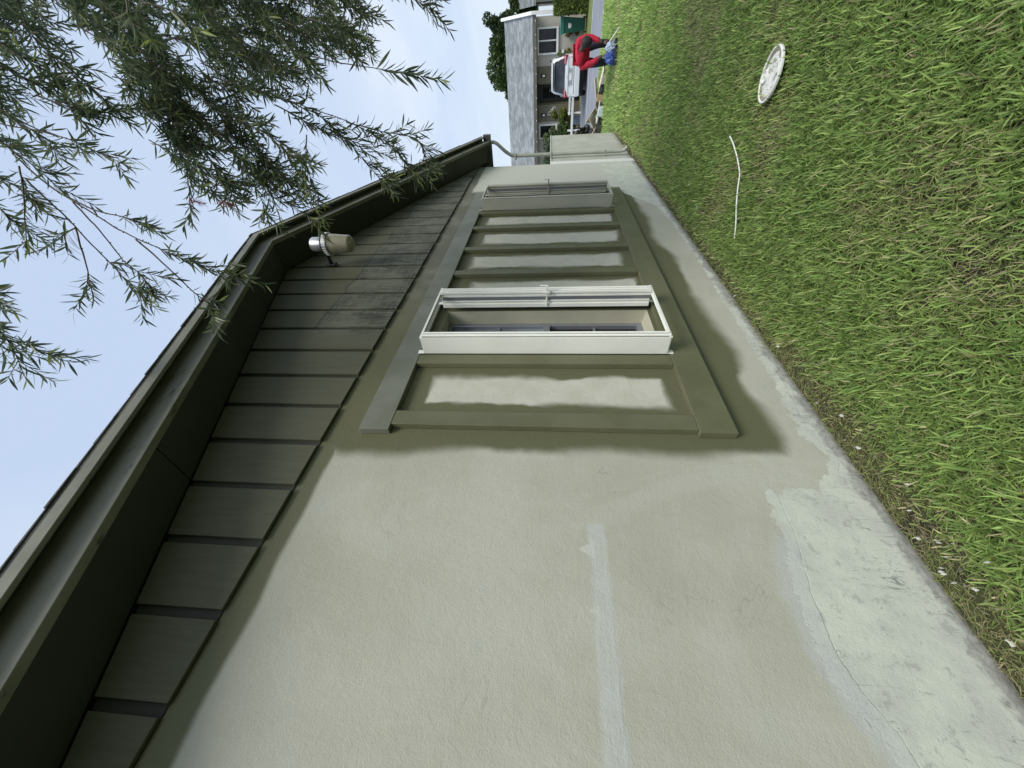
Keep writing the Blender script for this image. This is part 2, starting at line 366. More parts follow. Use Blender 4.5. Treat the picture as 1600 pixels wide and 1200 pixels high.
def sheet(name, x0, x1, y0, y1, m, lift):
    b = MB(); k = [x0] + [v for v in (12, 27) if x0 < v < x1] + [x1]
    for v in k: b.v += [(v, y0, gz(v) + lift), (v, y1, gz(v) + lift)]
    for i in range(len(k) - 1): b.f.append((2 * i, 2 * i + 2, 2 * i + 3, 2 * i + 1))
    return tag(b.build(name, m), kind='structure')
sheet('road', 15.6, 23.6, -120, 120, M_['road'], .004)
sheet('driveway', 23.6, 31.2, -1.45, 5.2, M_['asphalt'], .008)
sheet('road_edge', 15.2, 15.6, -120, 120, M_['concrete'], .010)
sheet('road_gutter', 23.2, 23.8, -120, 120, M_['concrete'], .014)

# ------------------------------------------------------------------ the house with the gable wall
def zs(x): return 3.895 - .34 * abs(x - 3.25)
house = thing('house', (3.25, 0, 0), 'beige stucco house with olive gable siding and trim, filling the middle of the picture', 'house')
XN, XF, ZT = -.75, 7.20, 2.60
WINS = [(1.985, 2.505), (4.85, 5.33)]; WZ0, WZ1 = .665, 2.165
b = MB(); gx = [XN, 1.985, 2.505, 4.85, 5.33, XF]; gzs = [-.35, WZ0, WZ1, ZT]
for i in range(5):
    for j in range(3):
        if j == 1 and i in (1, 3): continue
        b.quad((gx[i], 0, gzs[j]), (gx[i + 1], 0, gzs[j]), (gx[i + 1], 0, gzs[j + 1]), (gx[i], 0, gzs[j + 1]))
b.quad((XF, 0, -.35), (XF, 8, -.35), (XF, 8, ZT), (XF, 0, ZT)); b.quad((XN, 0, -.35), (XN, 8, -.35), (XN, 8, ZT), (XN, 0, ZT))
b.quad((XN, 8, -.35), (XF, 8, -.35), (XF, 8, ZT), (XN, 8, ZT))
wall = b.build('wall', M_['stucco'], house)
# gable: backing sheet and vertical boards with channels between
pg = [(-.60, 2.578), (7.10, 2.578), (7.10, zs(7.10) - .004), (3.25, zs(3.25) - .004), (-.60, zs(-.60) - .004)]
MB().prism(pg, -.006, .1).build('gable_backing', M_['backing'], house)
k = -3
while True:
    x0 = .111 + .267 * k + .017; x1 = x0 + .267 - .034; k += 1
    if x0 > 7.07: break
    x0, x1 = max(x0, -.60), min(x1, 7.10)
    if x1 - x0 < .03: continue
    dz = random.uniform(-.004, .004); dy = random.uniform(-.0015, .0015)
    top = [(x1, zs(x1) - .003)] + ([(3.25, zs(3.25) - .003)] if x0 < 3.25 < x1 else []) + [(x0, zs(x0) - .003)]
    MB().prism([(x0, 2.576 + dz), (x1, 2.576 + dz)] + top, -.022 + dy, -.0065).build('siding_board', M_['siding'], house, bevel=.0015)
# rake: soffit panels, fascia, trim strip, shingles
XE0, XE1 = -1.12, 7.62
def rake(xa, xb, lo, hi, y0, y1):
    P = [(xa, zs(xa) + lo)] + ([(3.25, zs(3.25) + lo)] if xa < 3.25 < xb else []) + [(xb, zs(xb) + lo), (xb, zs(xb) + hi)] + ([(3.25, zs(3.25) + hi)] if xa < 3.25 < xb else []) + [(xa, zs(xa) + hi)]
    return MB().prism(P, y0, y1)
brk = [XE0, .93, 3.25, 5.65, XE1]
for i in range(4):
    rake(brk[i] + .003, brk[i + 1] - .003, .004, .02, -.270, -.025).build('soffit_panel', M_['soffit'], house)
for xa, xb in ((XE0, 3.249), (3.251, XE1)):
    rake(xa, xb, -.004, .149, -.31, -.272).build('rake_board', M_['fascia'], house, bevel=.002)
    rake(xa, xb, .098, .150, -.374, -.354).build('rake_trim', M_['fascia'], house, bevel=.002)
rake(XE0, XE1, .1505, .162, -.373, 8.3).build('roof_deck', M_['shingle'], house)
sh = None
for side in (-1, 1):
    for i in range(31):
        s0 = i * .145; a = 3.25 + side * (4.42 - s0); c = 3.25 + side * (4.42 - s0 - .17)
        if (4.42 - s0 - .17) < 0: c = 3.25
        off = .163 + .0005 * (i % 2); e = random.uniform(-.006, .006)
        MB().prism([(a, zs(a) + off), (c, zs(c) + off), (c, zs(c) + off + .004), (a, zs(a) + off + .009)], -.379 + e * .5, 8.35).build('shingle_course', M_['shingle'], house)
# far eave: fascia, gutter and downspout
MB().box(7.55, 7.618, -.27, 8.2, zs(7.62) - .02, zs(7.62) + .13).build('eave_board', M_['gutter'], house)
gu = MB(); zg = zs(7.62)
gu.prism([(7.622, zg + .125), (7.622, zg + .0), (7.70, zg + .0), (7.74, zg + .06), (7.74, zg + .125), (7.733, zg + .125), (7.733, zg + .063), (7.696, zg + .006), (7.63, zg + .006), (7.63, zg + .125)], -.39, 8.2)
gu.box(7.622, 7.74, -.396, -.3905, zg, zg + .125)
gutter = gu.build('gutter', M_['gutter'], house)
ds = MB().tube([(7.68, -.28, zg), (7.68, -.28, zg - .05), (7.69, -.255, zg - .10), (7.73, -.12, zg - .24), (7.745, -.06, zg - .33), (7.745, -.045, zg - .42), (7.745, -.045, .16), (7.742, -.055, .10), (7.70, -.12, .05)], .030, 10)
dso = ds.build('downspout', M_['downspout'], house, smooth=True)
for z in (1.35, .42, 1.98):
    MB().box(7.71, 7.78, -.079, .018, z, z + .022).build('strap', M_['downspout'], dso, bevel=.003)
MB().box(XN + .01, XF - .01, .15, 7.9, -.3, -.2).build('floor_slab', M_['concrete'], house)
# near side of the end wall: pale corner strip
MB().box(7.202, 7.40, .002, .05, -.3, 1.372).build('corner_strip', M_['whitepaint'], house)

# timber surround of the two windows
surround = MB().box(1.265, 1.91, -.040, -.001, 2.222, 2.385).build('window_surround', M_['board_grey'], house, bevel=.003, seg=2)
def tb(x0, x1, z0, z1, t, m, name): return MB().box(x0, x1, -t, -.001, z0, z1).build(name, M_[m], surround, bevel=.003, seg=2)
tb(1.912, 2.66, 2.222, 2.383, .039, 'board_grey', 'head_board'); tb(2.662, 4.30, 2.222, 2.386, .041, 'board_grey', 'head_board'); tb(4.302, 5.56, 2.222, 2.384, .039, 'board_grey', 'head_board')
tb(1.283, 3.30, .460, .640, .041, 'board', 'sill_board'); tb(3.302, 5.56, .460, .639, .040, 'board', 'sill_board')
for x0, x1 in ((1.305, 1.405), (1.82, 1.912), (2.575, 2.655), (3.065, 3.145), (3.60, 3.672), (4.172, 4.246), (4.672, 4.762), (5.43, 5.52)):
    tb(x0, x1, .641, 2.221, .038, 'board', 'upright_board')

# windows set back in the wall
for (x0, x1) in WINS:
    w = MB(); d = .115
    w.quad((x0, .0, WZ0), (x0, d, WZ0), (x0, d, WZ1), (x0, 0, WZ1)); w.quad((x1, .0, WZ0), (x1, d, WZ0), (x1, d, WZ1), (x1, 0, WZ1))
    w.quad((x0, .0, WZ0), (x1, 0, WZ0), (x1, d, WZ0 + .02), (x0, d, WZ0 + .02)); w.quad((x0, .0, WZ1), (x1, 0, WZ1), (x1, d, WZ1), (x0, d, WZ1))
    win = MB().box(x0, x1, d + .05, d + .06, WZ0, WZ1).build('window', M_['glass'], house)
    w.build('reveal', M_['reveal'], win)
    zm = 1.40; fr = MB(); fw = .03
    fr.box(x0, x0 + fw, d, d + .045, WZ0, WZ1).box(x1 - fw, x1, d, d + .045, WZ0, WZ1).box(x0 + fw, x1 - fw, d, d + .045, WZ0 + .02, WZ0 + .06).box(x0 + fw, x1 - fw, d, d + .045, WZ1 - .03, WZ1).box(x0 + fw, x1 - fw, d - .006, d + .045, zm - .025, zm + .025)
    fr.build('frame', M_['shutter_grey'], win, bevel=.002)
    for z in (1.04, 1.77): MB().box(x0 + fw, x1 - fw, d + .02, d + .044, z - .009, z + .009).build('muntin', M_['shutter_grey'], win)
    MB().box(x0 + fw, x1 - fw, d + .030, d + .036, zm + .026, WZ1 - .031).build('pane', M_['glass_pale'], win)
    MB().box(x0 + fw, x1 - fw, d + .034, d + .040, WZ0 + .061, zm - .026).build('pane', M_['glass'], win)

# accordion storm shutters folded open in front of the windows
def shutter(x0, x1, m, label):
    mt = M_[m]; Y0, Y1 = -.165, -.045
    s = MB()
    s.box(x0, x1, Y0 - .001, Y0 + .003, 2.184, 2.200).box(x0, x1, Y0 + .014, Y0 + .018, 2.180, 2.200).box(x0, x1, Y0 + .0031, Y0 + .0139, 2.194, 2.1999)
    for xx in (x0 + .002, x1 - .02): s.box(xx, xx + .018, Y0 + .0181, -.042, 2.192, 2.1985)
    root = s.build('storm_shutter', mt, house, bevel=.001); root['label'] = label
    t = MB()
    t.box(x0, x1, Y0 - .001, Y0 + .003, .650, .666).box(x0, x1, Y0 + .014, Y0 + .018, .650, .670).box(x0, x1, Y0 + .0031, Y0 + .0139, .6501, .656)
    for xx in (x0 + .002, x1 - .02): t.box(xx, xx + .018, Y0 + .0181, -.042, .6515, .658)
    t.build('bottom_track', mt, root, bevel=.001)
    # anchor angles against the trim on both sides
    MB().box(x0 - .006, x0 - .001, -.165, -.042, .66, 2.195).box(x0 - .006, x0 + .03, -.0445, -.0415, .62, 2.235).build('side_angle', mt, root, bevel=.001)
    MB().box(x1 - .03, x1 + .006, -.0445, -.0415, .62, 2.235).build('side_angle', mt, root, bevel=.001)
    # near stack: folded slats, the wide face of the first one turned to the viewer
    z0, z1 = .665, 2.185
    for i in range(4):
        x = x0 + .004 + i * .014; a = .006 * (-1) ** i
        MB().prism([(x - a, Y0 + .008), (x - a + .003, Y0 + .008), (x + a + .003, Y1 - .01), (x + a, Y1 - .01)], z0, z1, 'z').build('slat', mt, root)
    MB().tube([(x0 + .014, Y0 - .004, z0 - .005), (x0 + .014, Y0 - .004, z1 + .004)], .009, 10).build('hinge_rod', mt, root, smooth=True)
    MB().tube([(x0 + .044, Y0 - .003, z0), (x0 + .044, Y0 - .003, z1)], .007, 10).build('hinge_rod', mt, root, smooth=True)
    MB().tube([(x0 + .030, Y1 - .004, z0), (x0 + .030, Y1 - .004, z1)], .007, 10).build('hinge_rod', mt, root, smooth=True)
    # far stack: ribbed lead post and slats behind it
    X = x1 - .085
    lead = MB().box(X, X + .004, Y0 + .004, Y1 - .004, z0, z1).build('lead_post', mt, root)
    for (ya, yb, dx, mm) in ((Y1 - .034, Y1 - .004, .010, mt), (Y0 + .060, Y0 + .072, .007, mt), (Y0 + .034, Y0 + .0595, .003, M_['shutter_grey']), (Y0 + .016, Y0 + .030, .008, mt), (Y0 - .012, Y0 + .004, .012, mt)):
        MB().box(X - dx, X - .0002, ya, yb, z0 + .004, z1 - .004).build('rib', mm, lead, bevel=.0015)
    for i in range(4):
        x = X + .020 + i * .014; a = .006 * (-1) ** i
        MB().prism([(x - a, Y0 + .008), (x - a + .003, Y0 + .008), (x + a + .003, Y1 - .01), (x + a, Y1 - .01)], z0, z1, 'z').build('slat', mt, root)
    for dx in (.028, .056): MB().tube([(X + dx, Y0 - .003, z0), (X + dx, Y0 - .003, z1)], .008, 10).build('hinge_rod', mt, root, smooth=True)
    lt = MB().box(X - .030, X - .013, Y0 - .018, Y0 - .004, 1.375, 1.425); lt.box(X - .026, X - .014, Y0 - .060, Y0 - .018, 1.390, 1.408); lt.box(X - .0261, X - .0139, Y0 - .066, Y0 - .0595, 1.390, 1.45)
    lt.box(X - .020, X - .012, Y0 + .03, Y0 + .10, 1.395, 1.407)
    lt.build('latch', mt, root, bevel=.002)
shutter(1.922, 2.572, 'shutter', 'clean white accordion shutter of the nearer window')
shutter(4.775, 5.40, 'shutter_far', 'dusty beige accordion shutter of the farther window')

# low garden wall beyond the corner
lw = thing('garden_wall', (8.7, .1, 0), 'low beige stucco garden wall beyond the far corner of the house', 'wall')
n = NT('garden_wall_stucco'); x, y, z = n.axes()
c = n.mix(n.smooth(n.noise(2.5, 5, .6), .35, .65), (.40, .40, .34), (.47, .48, .42))
c = n.mix(n.smooth(n.math('ADD', z, n.math('MULTIPLY', n.noise(6, 5, .6), .15)), .16, .09), c, (.33, .33, .29))
M_['gwall'] = n.done(c, .75, n.bump(n.noise(60, 4, .6), .4, .004))
MB().box(7.402, 10.0, .02, .19, -.3, 1.345).build('wall_body', M_['gwall'], lw, bevel=.006)
MB().box(7.402, 10.01, .012, .198, 1.346, 1.378).build('wall_cap', M_['gwall'], lw, bevel=.006)

# yard light on the gable
lamp = thing('yard_light', (3.28, -.25, 3.15), 'grey metal yard light with amber plastic lens hung under the gable', 'lamp')
ax = (3.29, -.25)
n = NT('amber_lens'); c = n.mix(n.smooth(n.noise(14, 4, .6), .35, .7), (.36, .34, .23), (.47, .45, .34)); M_['lens'] = n.done(c, .22, None, .6)
n.p.inputs['Transmission Weight'].default_value = .25
LZ = 3.17
lens = [(.004, 0), (.055, .002), (.070, .014), (.074, .03), (.088, .20), (.089, .205), (.004, .206)]
lo = MB().lathe(lens, (ax[0], ax[1], LZ), 28).build('lens', M_['lens'], lamp, smooth=True)
MB().lathe([(.006, .03), (.010, .028), (.014, .06), (.018, .1), (.004, .1)], (ax[0], ax[1], LZ - .032), 12).build('lens_boss', M_['lens'], lo, smooth=True)
cr = MB().lathe([(.090, .206), (.098, .208), (.099, .245), (.090, .250), (.01, .251)], (ax[0], ax[1], LZ), 28).build('collar', M_['galv'], lamp, smooth=True)
for i in range(28):
    w = 2 * math.pi * i / 28
    MB().box(.0975, .101, -.004, .004, .210, .243, Matrix.Translation((ax[0], ax[1], LZ)) @ Matrix.Rotation(w, 4, 'Z')).build('rib', M_['whitepaint'], cr)
MB().lathe([(.092, .251), (.093, .262), (.060, .266), (.058, .27), (.004, .27)], (ax[0], ax[1], LZ), 28).build('gasket', M_['black'], lamp, smooth=True)
MB().lathe([(.055, .271), (.063, .28), (.064, .365), (.056, .38), (.03, .385), (.004, .386)], (ax[0], ax[1], LZ), 24).build('housing', M_['galv'], lamp, smooth=True)
MB().tube([(ax[0], ax[1] + .05, LZ + .30), (ax[0] + .02, ax[1] + .13, LZ + .29), (ax[0] + .04, -.045, LZ + .30)], [.022, .016, .018], 10).build('arm', M_['rubber'], lamp, smooth=True)
MB().box(ax[0] + .01, ax[0] + .07, -.048, -.0335, LZ + .25, LZ + .35).build('mounting_plate', M_['rubber'], lamp, bevel=.004)

# ------------------------------------------------------------------ lawn (uncountable: one object)
def leaf_mat(name, attr=True, c=(.05, .09, .02), trans=.35, rough=.5, spec=.35):
    n = NT(name)
    if attr:
        a = n.t.nodes.new('ShaderNodeAttribute'); a.attribute_name = 'tint'; cc = a.outputs['Color']
    else: cc = n.mix(n.smooth(n.noise(9, 3, .5), .35, .65), tuple(v * .75 for v in c), tuple(v * 1.25 for v in c))
    n.done(cc, rough, None, spec)
    tr = n.t.nodes.new('ShaderNodeBsdfTranslucent'); n.put(tr.inputs[0], cc)
    mx = n.t.nodes.new('ShaderNodeMixShader'); mx.inputs[0].default_value = trans
    n.link(n.p.outputs[0], mx.inputs[1]); n.link(tr.outputs[0], mx.inputs[2]); n.link(mx.outputs[0], n.out.inputs[0])
    return n.m
def raw_mesh(name, V, Fc, m, tint=None, smooth=False):
    """V (n,3), Fc list of arrays of equal-sized faces; tint (n,3) per vertex"""
    me = bpy.data.meshes.new(name); me.vertices.add(len(V)); me.vertices.foreach_set('co', np.asarray(V, np.float32).ravel())
    tot = sum(f.size for f in Fc); loops = np.concatenate([f.ravel() for f in Fc]); cnt = np.concatenate([np.full(len(f), f.shape[1]) for f in Fc])
    me.loops.add(tot); me.loops.foreach_set('vertex_index', loops.astype(np.int32)); me.polygons.add(len(cnt))
    me.polygons.foreach_set('loop_start', np.concatenate([[0], np.cumsum(cnt)[:-1]]).astype(np.int32)); me.polygons.foreach_set('loop_total', cnt.astype(np.int32))
    if smooth: me.polygons.foreach_set('use_smooth', np.ones(len(cnt), bool))
    me.update(calc_edges=True); me.materials.append(m)
    if tint is not None:
        at = me.attributes.new('tint', 'FLOAT_COLOR', 'POINT'); at.data.foreach_set('color', np.c_[tint, np.ones(len(tint))].astype(np.float32).ravel())
    o = bpy.data.objects.new(name, me); col.objects.link(o); return o
def blades(x, y, z, L, W, seg, straw, sd, lean=(.15, 1.25)):
    n = len(x); r = np.random.default_rng(sd)
    az = r.uniform(0, 2 * np.pi, n); th = r.uniform(lean[0], lean[1], n); bend = r.uniform(.1, .9, n)
    tw = r.uniform(-.5, .5, n) + np.pi / 2
    wx, wy = np.cos(az + tw), np.sin(az + tw)
    rows = []; P = np.stack([x, y, z], 1); cum = P.copy()
    for s in range(seg + 1):
        t = s / seg; w = W * (1 - .15 * t if t < .7 else max(0, (1 - t) / .3 * .85))
        if s < seg:
            rows.append(cum - np.stack([wx, wy, 0 * wx], 1) * w[:, None] / 2); rows.append(cum + np.stack([wx, wy, 0 * wx], 1) * w[:, None] / 2)
        else: rows.append(cum)
        a = np.minimum(th + bend * t, 1.62); d = np.stack([np.cos(az) * np.sin(a), np.sin(az) * np.sin(a), np.cos(a)], 1)
        cum = cum + d * (L / seg)[:, None]
    k = 2 * seg + 1; V = np.stack(rows, 1).reshape(-1, 3); base = np.arange(n)[:, None] * k
    Q = [base + np.array([2 * s, 2 * s + 1, 2 * s + 3, 2 * s + 2])[None] for s in range(seg - 1)]
    T = base + np.array([2 * seg - 2, 2 * seg - 1, 2 * seg])[None]
    g0 = np.array([.115, .205, .052]); g1 = np.array([.275, .435, .112]); g2 = np.array([.48, .56, .185]); st = np.array([.55, .50, .28])
    u = r.random((n, 1)); v = r.random((n, 1)) ** 2
    c = g0 + (g1 - g0) * u; c = c + (g2 - c) * np.clip(v * .6 + straw[:, None] * .7, 0, 1) if hasattr(straw, 'shape') else c
    s_ = (r.random(n) < straw)[:, None]; c = np.where(s_, st * r.uniform(.5, 1.1, (n, 1)), c) * r.uniform(.55, 1.4, (n, 1))
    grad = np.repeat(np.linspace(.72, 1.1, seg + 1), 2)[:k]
    c = c * np.interp(x, [4, 9], [1.0, 1.4])[:, None]  # far blades tinted lighter, standing in for backlight through upright blades
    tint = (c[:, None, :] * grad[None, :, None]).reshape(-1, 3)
    return V, Q, T, tint
def lawn_patch(x0, x1, y0, y1, dens, L, W, seg, sd):
    r = np.random.default_rng(sd); n = int((x1 - x0) * (y1 - y0) * dens)
    x = r.uniform(x0, x1, n); y = r.uniform(y0, y1, n)
    pn = value_noise(x + 40, y + 40, .55, 3) * .6 + value_noise(x + 40, y + 40, .17, 5) * .4
    dry = np.clip((pn - .47) * 2.6, 0, 1)
    bw = np.where(x < 1.9, .045 + .09 * value_noise(x + 40, y * 0 + 3, .22, 8), .015 + .05 * value_noise(x + 40, y * 0 + 3, .3, 8)); edge = np.clip((-y - bw) / .14, 0, 1)
    edge = np.where(x < 10, edge, 1)
    keep = (r.random(n) < (1 - .35 * dry)) & (r.random(n) < .10 + .9 * edge ** 1.2)
    x, y, dry, edge = x[keep], y[keep], dry[keep], edge[keep]; n = len(x)
    z = np.where(x < 12, 0, -.04 * (x - 12)) - .004
    l = r.uniform(*L, n) * np.where(r.random(n) < .06, 1.5, 1) * (1 - .35 * dry) * (.55 + .45 * edge); w = r.uniform(*W, n) * (1 - .45 * dry)
    return blades(x, y, z, l, w, seg, np.clip(.03 + .34 * dry + .35 * (1 - edge), 0, .8), sd + 1)
VV, QQ, TT, CC = [], [], [], []; base = 0
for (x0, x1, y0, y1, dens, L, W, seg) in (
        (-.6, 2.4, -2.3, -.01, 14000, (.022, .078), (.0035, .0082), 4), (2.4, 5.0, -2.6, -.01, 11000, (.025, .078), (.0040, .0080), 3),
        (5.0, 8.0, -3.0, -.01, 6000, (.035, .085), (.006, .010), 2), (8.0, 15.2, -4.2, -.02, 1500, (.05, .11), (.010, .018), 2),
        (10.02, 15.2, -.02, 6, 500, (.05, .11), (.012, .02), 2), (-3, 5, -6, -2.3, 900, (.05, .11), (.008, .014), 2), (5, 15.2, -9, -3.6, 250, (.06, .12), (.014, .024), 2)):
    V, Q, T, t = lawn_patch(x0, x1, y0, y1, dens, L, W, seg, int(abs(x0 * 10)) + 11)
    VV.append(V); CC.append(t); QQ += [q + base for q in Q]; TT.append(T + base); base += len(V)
for (x0, x1, y0, y1, dens) in ((-.6, 2.6, -2.3, -.01, 3200), (2.6, 5.5, -2.6, -.01, 2200)):     # fine matted undergrowth
    r = np.random.default_rng(int(x0 * 7) + 77); n = int((x1 - x0) * (y1 - y0) * dens); x = r.uniform(x0, x1, n); y = r.uniform(y0, y1, n)
    kp = (y < -.15) | (x > 1.9); x, y = x[kp], y[kp]; n = len(x)
    pn = value_noise(x + 40, y + 40, .55, 3) * .6 + value_noise(x + 40, y + 40, .17, 5) * .4; dry = np.clip((pn - .42) * 3, 0, 1)
    V, Q, T, t = blades(x, y, np.full(n, .004) + r.uniform(0, .025, n), r.uniform(.018, .06, n), r.uniform(.0014, .0034, n), 2, np.clip(.15 + .55 * dry, 0, .8), int(x0 * 5) + 90, (.5, 1.5))
    VV.append(V); CC.append(t); QQ += [q + base for q in Q]; TT.append(T + base); base += len(V)
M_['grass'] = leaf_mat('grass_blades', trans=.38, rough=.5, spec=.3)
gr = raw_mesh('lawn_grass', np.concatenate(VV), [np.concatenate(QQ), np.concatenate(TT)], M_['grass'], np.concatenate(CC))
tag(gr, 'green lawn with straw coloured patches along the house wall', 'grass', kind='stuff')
# dry thatch and soil crumbs at the foot of the wall
r = np.random.default_rng(91); n = 5200
x = r.uniform(-.4, 7.5, n) ** 1.0; x = np.where(r.random(n) < .6, r.uniform(-.3, 2.6, n), x); y = -np.abs(r.normal(.0, .085, n)) - .004
V, Q, T, t = blades(x, y, r.uniform(.002, .012, n), r.uniform(.015, .055, n), r.uniform(.0012, .003, n), 2, np.full(n, .6), 92, (1.2, 1.6))
t = t * .8
th = raw_mesh('dry_thatch', V, [np.concatenate(Q), T], M_['grass'], t)
tag(th, 'dry brown thatch on bare soil at the foot of the wall', 'thatch', kind='stuff')

# ------------------------------------------------------------------ bottlebrush tree hanging in from the right
LEAFC = None
def leaf_mesh(L=1.0, W=.125):
    """lanceolate leaf along +x, folded along the midrib"""
    st = [(0, .10), (.12, .5), (.35, 1), (.6, .95), (.85, .5), (1, 0)]
    v, f = [], []
    for i, (t, w) in enumerate(st):
        dz = -.10 * t * t
        if i == len(st) - 1: v.append((t, 0, dz))
        else: v += [(t, -w * W / 2, dz + w * .018), (t, 0, dz), (t, w * W / 2, dz + w * .018)]
    for i in range(len(st) - 2):
        a = 3 * i; f += [(a, a + 1, a + 4, a + 3), (a + 1, a + 2, a + 5, a + 4)]
    a = 3 * (len(st) - 2); f += [(a, a + 1, a + 3), (a + 1, a + 2, a + 3)]
    return np.array(v), f
tree = thing('bottlebrush_tree', (3.9, -3.5, 0), 'weeping bottlebrush tree with narrow grey green leaves hanging above the lawn', 'tree')
def bark():
    n = NT('brown_bark'); g_ = n.noise(14, 6, .7, (1, 1, .25)); return n.done(n.mix(n.smooth(g_, .35, .65), (.05, .04, .03), (.16, .13, .10)), .85, n.bump(g_, .8, .02))
M_['bark'] = bark(); M_['twig'] = paint('grey_twig', (.105, .085, .065), .7, .2, 20, 80, .2)
MB().tube([(3.9, -3.5, -.1), (3.92, -3.5, .3), (3.8, -3.45, 1.2), (3.75, -3.3, 2.0), (3.6, -3.1, 2.9)], [.17, .13, .115, .10, .08], 12).build('trunk', M_['bark'], tree, smooth=True)
limbs = [([(3.6, -3.1, 2.85), (3.3, -2.7, 3.6), (2.9, -2.2, 4.3), (2.4, -1.7, 4.6)], .055), ([(3.62, -3.12, 2.9), (3.5, -2.7, 3.7), (3.4, -2.2, 4.1), (3.2, -1.75, 4.15)], .05),
         ([(3.7, -3.2, 2.4), (3.6, -2.8, 3.1), (3.3, -2.3, 3.6), (3.0, -1.8, 3.6)], .045), ([(3.6, -3.1, 2.9), (4.2, -3.3, 3.8), (4.6, -3.6, 4.5)], .05),
         ([(3.72, -3.2, 2.2), (3.2, -3.6, 3.2), (2.6, -4.0, 4.0)], .05), ([(3.6, -3.1, 2.9), (3.0, -2.8, 3.7), (2.2, -2.3, 4.3), (1.7, -1.8, 4.4)], .045)]
for pts, r_ in limbs: MB().tube(pts, [r_ * (1 - .9 * i / (len(pts) - 1)) for i in range(len(pts))], 8).build('limb', M_['bark'], tree, smooth=True)
